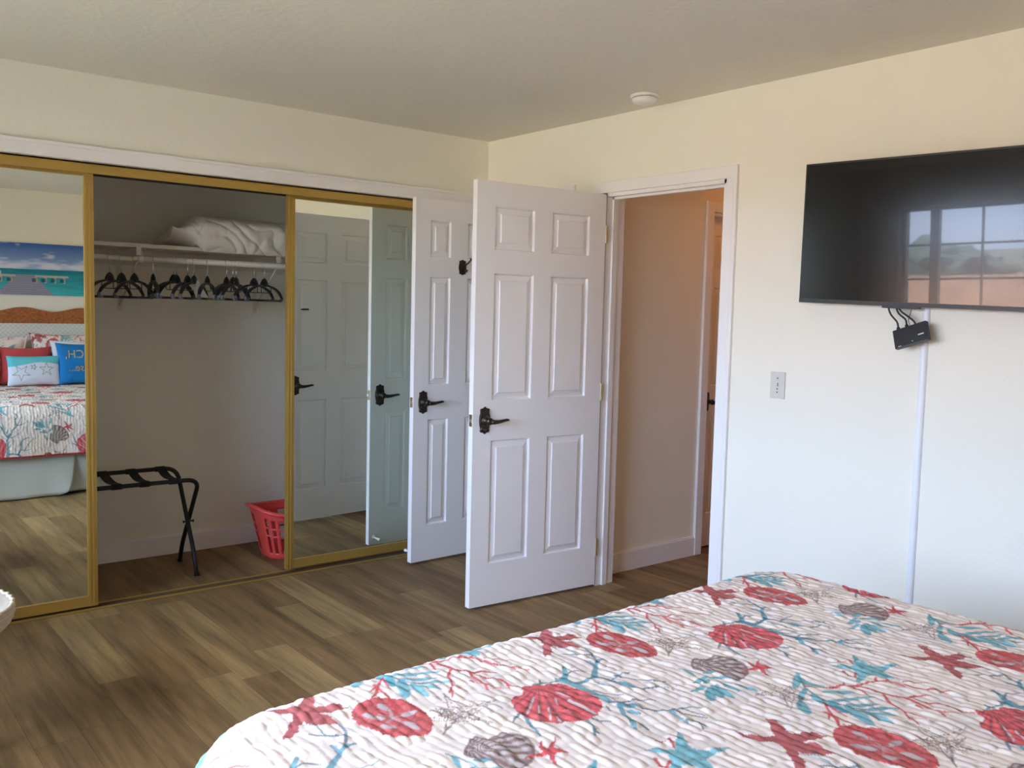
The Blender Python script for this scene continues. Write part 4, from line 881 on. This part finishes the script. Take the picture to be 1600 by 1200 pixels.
# headboard stands flat on the wall behind the bed
def headboard():
    y0, y1 = YB+0.014, YB+0.044
    t = thing('headboard', 'white woven cane headboard with a wavy carved wood crown', 'headboard', (-1.75, y0, 0))
    obj('cane_panel', boxes((-2.76, -0.76, y0+0.006, y1-0.004, 0.30, 1.225)), M['cane'], t)
    bm = bmesh.new(); N = 80; fr = []; bk = []
    for k in range(N+1):
        x = -2.80+2.08*k/N; zt = 1.350+0.021*math.cos((x+1.571)/0.504*2*PI); fr.append((x, zt)); 
    A = [(bm.verts.new((x, y1, 1.222)), bm.verts.new((x, y1, zt)), bm.verts.new((x, y0, zt)), bm.verts.new((x, y0, 1.222))) for x, zt in fr]
    for P, Q in zip(A, A[1:]):
        for j in range(4): bm.faces.new((P[j], Q[j], Q[(j+1) % 4], P[(j+1) % 4]))
    bm.faces.new(A[0]); bm.faces.new(A[-1][::-1])
    obj('crown_rail', bm, M['carved'], t)
    for x in (-2.80, -0.76): obj('post', boxes((x, x+0.045, y0, y1, 0, 1.222), bevel=0.003), M['carved'], t)
headboard()

# ------------------------------------------------------------------ pillows at the head of the bed (seen in the left mirror)
def pillow(name, label, W, Hh, Th, loc, tilt, m, rz=0, roll=0, seed=1, color=None, pinch=0.10, wr=0.004, flange=0, n=56):
    X, Y, Z, C = cushion(W, Hh, Th, n=n, pinch=pinch, wr=wr, seed=seed, color=color, flange=flange)
    me = grid_mesh(name, X, Y, Z, C); o = obj(name, me, m); o.location = loc; o.rotation_euler = (Matrix.Rotation(rz, 3, 'Z') @ Matrix.Rotation(tilt, 3, 'X') @ Matrix.Rotation(roll, 3, 'Y')).to_euler()
    return tag(o, label, 'pillow')
CORAL_E = np.array(srgb(190, 52, 62)[:3])
def sham_col(W, Hh, ou, ov, edge=0.045, binding=True):
    def f(a, b):
        C = tile_at(a*W+ou, b*Hh+ov); d = np.minimum(0.5-np.abs(a), 0.5-np.abs(b-0.5)); 
        if binding: C[d < 0.022] = CORAL_E; C[(d > edge) & (d < edge+0.012)] = CORAL_E
        return C
    return f
def lumbar_col(a, b):
    C = np.zeros(a.shape+(3,)); C[:] = np.array(srgb(222, 226, 236)[:3])
    wave = 0.70+0.05*np.sin(a*6+1)+0.05*a
    aq = b > wave; C[aq] = np.array(srgb(105, 200, 205)[:3])
    ln = np.array(srgb(150, 150, 140)[:3])
    def seg(p, q, w):
        d = np.array(q)-np.array(p); L = d@d; t = np.clip(((a-p[0])*d[0]+(b-p[1])*d[1])/L, 0, 1); return np.hypot((a-p[0]-t*d[0]), (b-p[1]-t*d[1])*0.6) < w
    for cx, cy, r, ph in ((0.22, 0.52, 0.14, 0.3), (-0.25, 0.42, 0.17, 0.9), (-0.02, 0.60, 0.06, 0)):
        for k in range(5):
            a0 = ph+k*2*PI/5; tip = (cx+r*math.cos(a0), cy+r*1.6*math.sin(a0)); 
            for s in (-1, 1):
                a1 = a0+s*PI/5; inn = (cx+r*0.38*math.cos(a1), cy+r*0.6*math.sin(a1)); C[seg(tip, inn, 0.006)] = ln
    return C
TL = -0.24
pillow('pillow_sham', 'quilted shell print sham with coral edge leaning at the right of the headboard', 0.66, 0.46, 0.11, (-1.215, -4.705, ZT+0.012), 0.12, M['printed'], color=sham_col(0.66, 0.46, 0.3, 0.1), seed=3, flange=0.08)
pillow('pillow_sham', 'quilted shell print sham with brownish folds behind the coral pillow', 0.66, 0.43, 0.11, (-1.885, -4.705, ZT+0.012), 0.12, M['printed'], color=sham_col(0.66, 0.43, 0.75, 0.35, binding=False), seed=5, flange=0.08)
pillow('bed_pillow', 'plain white pillow between the printed sham and the blue cushion', 0.52, 0.40, 0.10, (-1.14, -4.555, ZT+0.012), 0.20, M['white_cloth'], seed=9, pinch=0.08)
pillow('cushion', 'coral red cushion behind the aqua and white one', 0.44, 0.345, 0.10, (-1.61, -4.555, ZT+0.012), 0.20, M['coral_cloth'], seed=11, pinch=0.12, rz=0.04)
pillow('cushion', 'shell print cushion at the left end of the pillow row in the mirror', 0.42, 0.33, 0.10, (-2.04, -4.52, ZT+0.012), 0.18, M['printed'], color=sham_col(0.42, 0.33, 0.2, 0.25), seed=13)
pillow('cushion', 'aqua and white oblong cushion with starfish outlines', 0.43, 0.265, 0.10, (-1.57, -4.415, ZT+0.012), 0.18, M['printed'], color=lumbar_col, seed=15, pinch=0.05, n=120)
blue = pillow('cushion', 'bright blue cushion with gold lettering', 0.46, 0.385, 0.11, (-1.155, -4.405, ZT+0.012), 0.22, M['blue_cloth'], seed=17, pinch=0.09)
def letters():
    for txt, cz, size, sh in (('BEACH,', 0.235, 0.105, 0), ('please...', 0.115, 0.095, 0.25)):
        cu = bpy.data.curves.new('lettering', 'FONT'); cu.body = txt; cu.size = size; cu.align_x = 'CENTER'; cu.extrude = 0.001; cu.shear = sh
        tmp = bpy.data.objects.new('tmp_text', cu); COL.objects.link(tmp); bpy.context.view_layer.update()
        me = bpy.data.meshes.new_from_object(tmp.evaluated_get(bpy.context.evaluated_depsgraph_get())); bpy.data.objects.remove(tmp)
        bm = bmesh.new(); bm.from_mesh(me); bmesh.ops.subdivide_edges(bm, edges=[e for e in bm.edges if e.calc_length() > 0.02], cuts=3)
        for q in bm.verts:
            x, zz, k = -q.co.x*0.92, cz+q.co.y, q.co.z      # cushion front faces +y, so its reader's right is -x
            s1 = min(abs(x/0.23), 1); t1 = min(abs((zz-0.1925)/0.1925), 1)
            th = 0.055*max(1-s1**2.6, 0)**0.5*max(1-t1**2.6, 0)**0.5
            q.co = Vector((x, th+0.0055+k, zz))
        bmesh.ops.reverse_faces(bm, faces=bm.faces[:]); me2 = bpy.data.meshes.new('lettering'); bm.to_mesh(me2); bm.free(); me2.materials.append(M['letters'])
        o = bpy.data.objects.new('lettering', me2); COL.objects.link(o); o.parent = blue
letters()

# ------------------------------------------------------------------ canvas picture over the headboard
def picture():
    W, Hh = 1.22, 0.475; n, m = 420, 170; x = np.linspace(0, 1, n)[:, None]; y = np.linspace(0, 1, m)[None]; x = x+0*y; y = y+0*x
    C = np.zeros((n, m, 3)); L = lambda *c: np.array(srgb(*c)[:3])
    hz = 0.50
    t = np.clip((y-hz)/(1-hz), 0, 1)[..., None]; C[:] = L(150, 175, 215)*(1-t)+L(40, 90, 165)*t
    cl = vnoise(x*9+3, y*9, 21)*0.6+vnoise(x*22, y*26, 22)*0.4; band = np.exp(-((y-0.56)/0.09)**2)*0.55+np.exp(-((y-0.80)/0.16)**2)*0.18
    k = np.clip((cl+band-0.70)*1.9, 0, 0.95)[..., None]; C = C*(1-k)+L(215, 215, 225)*k
    sea = y < hz; s = np.clip((hz-y)/hz, 0, 1)[..., None]; S = L(10, 125, 140)*(1-s)+L(60, 180, 190)*s; S = S*(0.85+0.3*vnoise(x*10, y*40, 23))[..., None]; C[sea] = S[sea]
    c = 0.5; top = 0.39
    hw = 0.058+(top-y)*0.36
    dock = (y < top) & (np.abs(x-c) < hw); G = L(150, 150, 170)*(0.9+0.12*np.sin(y*170))[..., None]; C[dock] = G[dock]
    for a, b in ((0.565, 0.80), (0.20, 0.435)):
        arm = (x > a) & (x < b) & (np.abs(y-0.365) < 0.020); C[arm] = L(190, 175, 165)
        for q in np.linspace(a+0.03, b-0.01, 4):
            post = (np.abs(x-q) < 0.008) & (y < 0.345) & (y > 0.24); C[post] = L(170, 165, 150)
            und = (x > q) & (x < q+0.03) & (y < 0.32) & (y > 0.26) ; C[und] = C[und]*0.35
    for q in (0.665, 0.685, 0.785): C[(np.abs(x-q) < 0.005) & (y > 0.365) & (y < 0.45)] = L(200, 195, 185)
    x0, y0, z0 = -1.55, YB+0.034, 1.482
    # x in the painting runs along -x of the room (seen from inside the room)
    X = x0+W/2-x*W; Z = z0+y*Hh
    t_ = thing('canvas_picture', 'wide canvas painting of a wooden pier over a turquoise sea', 'picture', (x0, YB, z0))
    obj('canvas', grid_mesh('canvas', X, y0+0*X, Z, C), M['canvas'], t_)
    obj('stretcher', boxes((x0-W/2, x0+W/2, YB, y0-0.0015, z0, z0+Hh)), M['white_cloth'], t_)
picture()

# ------------------------------------------------------------------ television, signal box, cable cover
def television():
    W, Hh = 0.965, 0.552
    t = thing('television', 'large black flat television on the wall, tilted slightly forward', 'television', (-0.062, -2.226-W/2, 1.77))
    # local frame: a along -y (towards the camera), b up, c out of the wall (-x)
    roll = math.radians(1.75); tilt = math.radians(2.0); c0 = Vector((-0.062, -2.222-W/2, 1.765))
    ea = Vector((0, -math.cos(roll), -math.sin(roll))); eb = Vector((0, -math.sin(roll), math.cos(roll))); ec = Vector((-1, 0, 0))
    R = Matrix.Rotation(-tilt, 3, ea); eb = R @ eb; ec = R @ ec
    if ec.z > 0: R = Matrix.Rotation(2*tilt, 3, ea); eb = R @ eb; ec = R @ ec
    def bx(*bs, bevel=0):
        bm = boxes(*bs, bevel=bevel)
        for v in bm.verts: v.co = c0+ea*v.co.x+eb*v.co.y+ec*v.co.z
        return bm
    w, h = W/2, Hh/2
    obj('housing', bx((-w, w, -h, h, -0.010, 0.012), (-w*0.7, w*0.7, -h*0.75, h*0.35, -0.028, -0.010), bevel=0.002), M['black'], t)
    obj('screen', bx((-w+0.007, w-0.007, -h+0.016, h-0.007, 0.010, 0.0135)), M['screen'], t)
    obj('bezel', bx((-w, w, -h, -h+0.015, 0.012, 0.0155), (-w, w, h-0.006, h, 0.012, 0.0145), (-w, -w+0.006, -h, h, 0.012, 0.0145), (w-0.006, w, -h, h, 0.012, 0.0145)), M['black'], t)
    obj('sensor_bar', bx((-0.125, 0.02, -h-0.008, -h+0.002, -0.006, 0.008)), M['black'], t)
    obj('wall_mount', boxes((-0.05, 0, -2.85, -2.55, 1.66, 1.86)), M['black'], t)
    return c0, ea, eb, ec
TVF = television()
def cable_cover():
    y = -2.716; bm = bmesh.new(); n = 12; r = 0.0145
    ring0 = []; ring1 = []
    for k in range(n+1):
        a = PI*k/n; ring0.append(bm.verts.new((-r*math.sin(a)*0.95, y+r*math.cos(a), 0.10))); ring1.append(bm.verts.new((-r*math.sin(a)*0.95, y+r*math.cos(a), 1.60)))
    for k in range(n): bm.faces.new((ring0[k], ring0[k+1], ring1[k+1], ring1[k]))
    bm.faces.new((ring0[n], ring0[0], ring1[0], ring1[n]))
    bm.faces.new(ring0); bm.faces.new(ring1)
    tag(obj('cable_cover', bm, M['cover'], smooth=False), 'white vertical cable cover running down the wall below the television', 'cable cover')
cable_cover()
def signal_box():
    c = Vector((-0.060, -2.694, 1.384)); roll = math.radians(-19)
    ea = Vector((0, -math.cos(roll), -math.sin(roll))); eb = Vector((0, -math.sin(roll), math.cos(roll))); ec = Vector((-1, 0, 0))
    R = Matrix.Rotation(math.radians(12), 3, ea); e2, e3 = R @ eb, R @ ec
    if e3.z < 0: R = Matrix.Rotation(math.radians(-12), 3, ea); e2, e3 = R @ eb, R @ ec
    eb, ec = e2, e3
    t = thing('signal_switch', 'small black box hanging by cables under the television', 'signal box', c)
    def bx(*bs, bevel=0):
        bm = boxes(*bs, bevel=bevel)
        for v in bm.verts: v.co = c+ea*v.co.x+eb*v.co.y+ec*v.co.z
        return bm
    obj('body', bx((-0.066, 0.066, -0.037, 0.037, -0.010, 0.010), bevel=0.004), M['black'], t)
    obj('printed_mark', bx((0.030, 0.052, -0.010, -0.006, 0.010, 0.0106)), M['cover'], t); obj('printed_mark', bx((-0.052, -0.040, -0.032, -0.030, 0.010, 0.0106)), M['cover'], t)
    g = mat('status_light', (0.1, 0.8, 0.5, 1), 0.4); g.node_tree.nodes['Principled BSDF'].inputs['Emission Color'].default_value = (0.1, 0.9, 0.5, 1); g.node_tree.nodes['Principled BSDF'].inputs['Emission Strength'].default_value = 0.6
    obj('status_light', bx((0.004, 0.007, -0.026, -0.0235, 0.010, 0.0108)), g, t)
    top = lambda a: c+ea*a+eb*0.034
    for a, py in ((-0.046, -2.590), (-0.012, -2.622)):
        p1 = top(a)+eb*0.012; bm = bmesh.new(); tube(bm, bend([(-0.045, py, 1.53), (-0.050, py-0.002, 1.470), tuple(p1+Vector((0, 0.004, 0.02))), tuple(p1)], 0.04, 6), 0.0036, 8); obj('signal_cable', bm, M['black'], t, True)
        bm = bmesh.new(); tube(bm, [p1, top(a)], 0.0068, 8); obj('plug', bm, M['black'], t)
    bm = bmesh.new(); tube(bm, bend([(-0.045, -2.618, 1.53), (-0.050, -2.632, 1.478), (-0.044, -2.672, 1.452), tuple(top(0.016)+Vector((0.012, 0, 0.01))), tuple(top(0.020)+Vector((0.012, 0, -0.03)))], 0.03, 6), 0.0036, 8); obj('signal_cable', bm, M['black'], t, True)
    bm = bmesh.new(); tube(bm, bend([(-0.046, -2.688, 1.525), (-0.048, -2.680, 1.470), (-0.050, -2.672, 1.440), tuple(top(0.0)+eb*0.004)], 0.02, 5), 0.0014, 6); obj('thin_wire', bm, M['black'], t, True)
signal_box()

# ------------------------------------------------------------------ switch plate, smoke detector
def switch():
    y, z = -2.0875, 1.150
    t = thing('light_switch', 'almond toggle light switch plate on the wall right of the doorway', 'light switch', (0, y, z))
    obj('cover_plate', boxes((-0.006, -0.0002, y-0.0355, y+0.0355, z-0.0575, z+0.0575), bevel=0.002), M['plate'], t)
    obj('toggle', boxes((-0.016, -0.005, y-0.005, y+0.005, z-0.004, z+0.010), (-0.0068, -0.005, y-0.0065, y+0.0065, z-0.012, z+0.013), bevel=0.001), M['plate'], t)
    for dz in (-0.030, 0.030, -0.0155):
        bm = bmesh.new(); lathe(bm, [(0.0032, -0.0058), (0.003, -0.0072)], (0, y, z+dz), 10, 'x'); obj('screw', bm, M['screw'], t)
switch()
def detector():
    x, y = -0.205, -1.445
    t = thing('smoke_detector', 'round white smoke detector on the ceiling above the doorway', 'smoke detector', (x, y, H))
    bm = bmesh.new(); lathe(bm, [(0.064, H), (0.067, H-0.004), (0.066, H-0.011), (0.058, H-0.0135)], (x, y, 0), 40, 'z'); obj('base', bm, M['detector'], t, True)
    bm = bmesh.new(); lathe(bm, [(0.055, H-0.013), (0.055, H-0.0155)], (x, y, 0), 40, 'z'); obj('vent_ring', bm, M['dark'], t)
    bm = bmesh.new(); lathe(bm, [(0.059, H-0.0155), (0.058, H-0.026), (0.052, H-0.036), (0.038, H-0.042), (0.018, H-0.044)], (x, y, 0), 40, 'z'); obj('cover', bm, M['detector'], t, True)
detector()

# ------------------------------------------------------------------ round wicker stool at the left edge
def wicker_stool():
    cx, cy, R = -2.998, -1.05, 0.255; zt = 0.455
    t = thing('wicker_stool', 'round woven stool with a white top at the left edge, before the mirror', 'stool', (cx, cy, 0))
    n, m = 96, 30; a = np.linspace(0, 2*PI, n)[:, None]; r = np.linspace(0.0, 1, m)[None]
    rr = R*0.97*r; bump = 0.004*np.abs(np.sin(r*PI*10))*np.abs(np.sin(a*34+np.floor(r*10)*PI/2))
    X = cx+rr*np.cos(a); Y = cy+rr*np.sin(a); Z = zt-0.014*r**6+bump
    obj('woven_top', grid_mesh('woven_top', X, Y, Z), M['wicker'], t)
    bm = bmesh.new()
    for i in range(8):
        f = i/7; z = zt-0.008-0.076*f; q = R*(1.0-0.03*(1-f)-0.16*f**3)
        pts = [(cx+q*math.cos(b)+0.003*math.sin(b*40+i*PI)*math.cos(b), cy+q*math.sin(b)+0.003*math.sin(b*40+i*PI)*math.sin(b), z+0.002*math.sin(b*40+i*PI)) for b in [2*PI*k/160 for k in range(160)]]
        tube(bm, pts, 0.0062, 6, closed=True)
    lathe(bm, [(R*0.80, zt-0.085), (R*0.93, zt-0.03), (R*0.93, zt-0.012)], (cx, cy, 0), 48)
    obj('woven_side', bm, M['wicker_side'], t, True)
    for k in range(4):
        b = PI/4+k*PI/2; bm = bmesh.new(); tube(bm, [(cx+0.17*math.cos(b), cy+0.17*math.sin(b), zt-0.08), (cx+0.19*math.cos(b), cy+0.19*math.sin(b), 0.0)], 0.017, 10); obj('leg', bm, M['wicker_side'], t, True)
wicker_stool()

# ------------------------------------------------------------------ window in the left wall
def window():
    y0, y1, z0, z1 = WIN; xo = WX-0.09
    w = struct('window_1', boxes((xo-0.03, xo+0.03, y0, y0+0.035, z0, z1), (xo-0.03, xo+0.03, y1-0.035, y1, z0, z1), (xo-0.03, xo+0.03, y0+0.035, y1-0.035, z0, z0+0.035), (xo-0.03, xo+0.03, y0+0.035, y1-0.035, z1-0.035, z1)), M['alu'])
    ym = y1-0.035-0.205
    obj('meeting_stile', boxes((xo-0.02, xo+0.025, ym-0.075, ym, z0+0.035, z1-0.035)), M['alu'], w)
    bs = []
    y = ym-0.075
    step = 0.345
    while y-step > y0+0.06:
        y -= step; bs.append((xo-0.006, xo+0.006, y-0.009, y+0.009, z0+0.035, z1-0.035))
    for k in (1, 2, 3):
        z = z1-0.035-k*0.285
        if z > z0+0.06: bs.append((xo-0.0055, xo+0.0055, y0+0.035, y1-0.035, z-0.009, z+0.009))
    obj('grille', boxes(*bs), M['alu'], w)
    obj('glass', boxes((xo-0.013, xo-0.010, y0+0.03, y1-0.03, z0+0.03, z1-0.03)), M['glass'], w)
    obj('window_sill', boxes((WX-0.06, WX+0.03, y0-0.03, y1+0.03, z0-0.025, z0), bevel=0.003), M['trim'], w)
window()

# ------------------------------------------------------------------ hallway lamp
def hall_lamp():
    c = (1.45, -1.55, H)
    t = thing('ceiling_lamp', 'small warm dome lamp on the hallway ceiling beyond the doorway', 'lamp', c)
    bm = bmesh.new(); lathe(bm, [(0.10, H), (0.10, H-0.02)], (c[0], c[1], 0), 32); obj('lamp_base', bm, M['bronze'], t)
    m = M['warm_lamp']; b = m.node_tree.nodes['Principled BSDF']; b.inputs['Emission Color'].default_value = (1.0, 0.34, 0.05, 1); b.inputs['Emission Strength'].default_value = HALL
    bm = bmesh.new(); lathe(bm, [(0.095, H-0.02), (0.092, H-0.05), (0.07, H-0.085), (0.03, H-0.10), (0.004, H-0.102)], (c[0], c[1], 0), 32); obj('lamp_glass', bm, m, t, True)
HALL = 8.5
hall_lamp()

# ------------------------------------------------------------------ outside the window (seen only as reflections in the television)
def outside():
    n = 60; x = np.linspace(-160, WX-1.0, n)[:, None]; y = np.linspace(-90, 110, n)[None]; x = x+0*y; y = y+0*x
    d = -x; Z = -3.2+np.clip((d-60)/100, 0, 1)*6.5*(0.6+0.5*vnoise(x/30+50, y/30+50, 31))
    struct('ground_outside', grid_mesh('ground_outside', x, y, Z), M['earth'])
    houses = [(-22, 9.5, 8, 13, 'tan house with a terracotta roof, nearest of those reflected in the television'), (-34, 25, 9, 13, 'tan house with a terracotta roof, farther along the slope outside the window'), (-30, -8, 8, 11, 'tan house with a terracotta roof, to the left beyond the window')]
    for hx, hy, a, b, lab in houses:
        t = thing('house', lab, 'house', (hx, hy, -3.2), 0, 'houses outside the window')
        obj('house_wall', boxes((hx-a/2, hx+a/2, hy-b/2, hy+b/2, -3.2, -0.6)), M['stucco'], t)
        bm = bmesh.new(); e = 0.6
        v = [bm.verts.new(p) for p in ((hx-a/2-e, hy-b/2-e, -0.6), (hx+a/2+e, hy-b/2-e, -0.6), (hx+a/2+e, hy+b/2+e, -0.6), (hx-a/2-e, hy+b/2+e, -0.6), (hx, hy-b/2+2, 1.2), (hx, hy+b/2-2, 1.2))]
        for f in ((0, 1, 4), (1, 2, 5, 4), (2, 3, 5), (3, 0, 4, 5), (0, 3, 2, 1)): bm.faces.new([v[i] for i in f])
        obj('house_roof', bm, M['tile'], t)
    rnd = random.Random(11)
    tr = [(-60, 14, 3.6, 2.2), (-62, 19, 5.4, 1.8), (-64, 29, 2.6, 4.8), (-70, 38, 4.4, 2.6), (-58, 7, 2.0, 3.6), (-66, 50, 3.0, 5.0), (-60, -6, 2.5, 4.0)]
    names = ['round dark tree left of the two tallest outside', 'tallest dark tree beyond the houses', 'broad dark tree right of the tallest one', 'second tallest tree beyond the far house', 'smallest dark tree beyond the near houses', 'wide dark tree at the far right of the tree line', 'dark tree at the far left of the tree line']
    for (tx, ty, top, r), nm in zip(tr, names):
        t = thing('tree', nm, 'tree', (tx, ty, -3.2), 0, 'trees outside the window')
        bm = bmesh.new(); bmesh.ops.create_icosphere(bm, subdivisions=4, radius=1)
        for q in bm.verts:
            p = q.co.copy(); k = 1+0.28*math.sin(p.x*7+tx)*math.sin(p.y*6+ty)*math.sin(p.z*8)+rnd.uniform(-0.07, 0.07); q.co = Vector((tx+p.x*r*k, ty+p.y*r*k, (top-3.2)/2+0.6+p.z*(top+3.2)/2*0.85*k))
        obj('crown', bm, M['leaf'], t); bm = bmesh.new(); tube(bm, [(tx, ty, -3.2), (tx, ty, (top-3.2)/2)], 0.25, 8); obj('trunk', bm, M['trunk'], t)
outside()
bpy.context.view_layer.update()
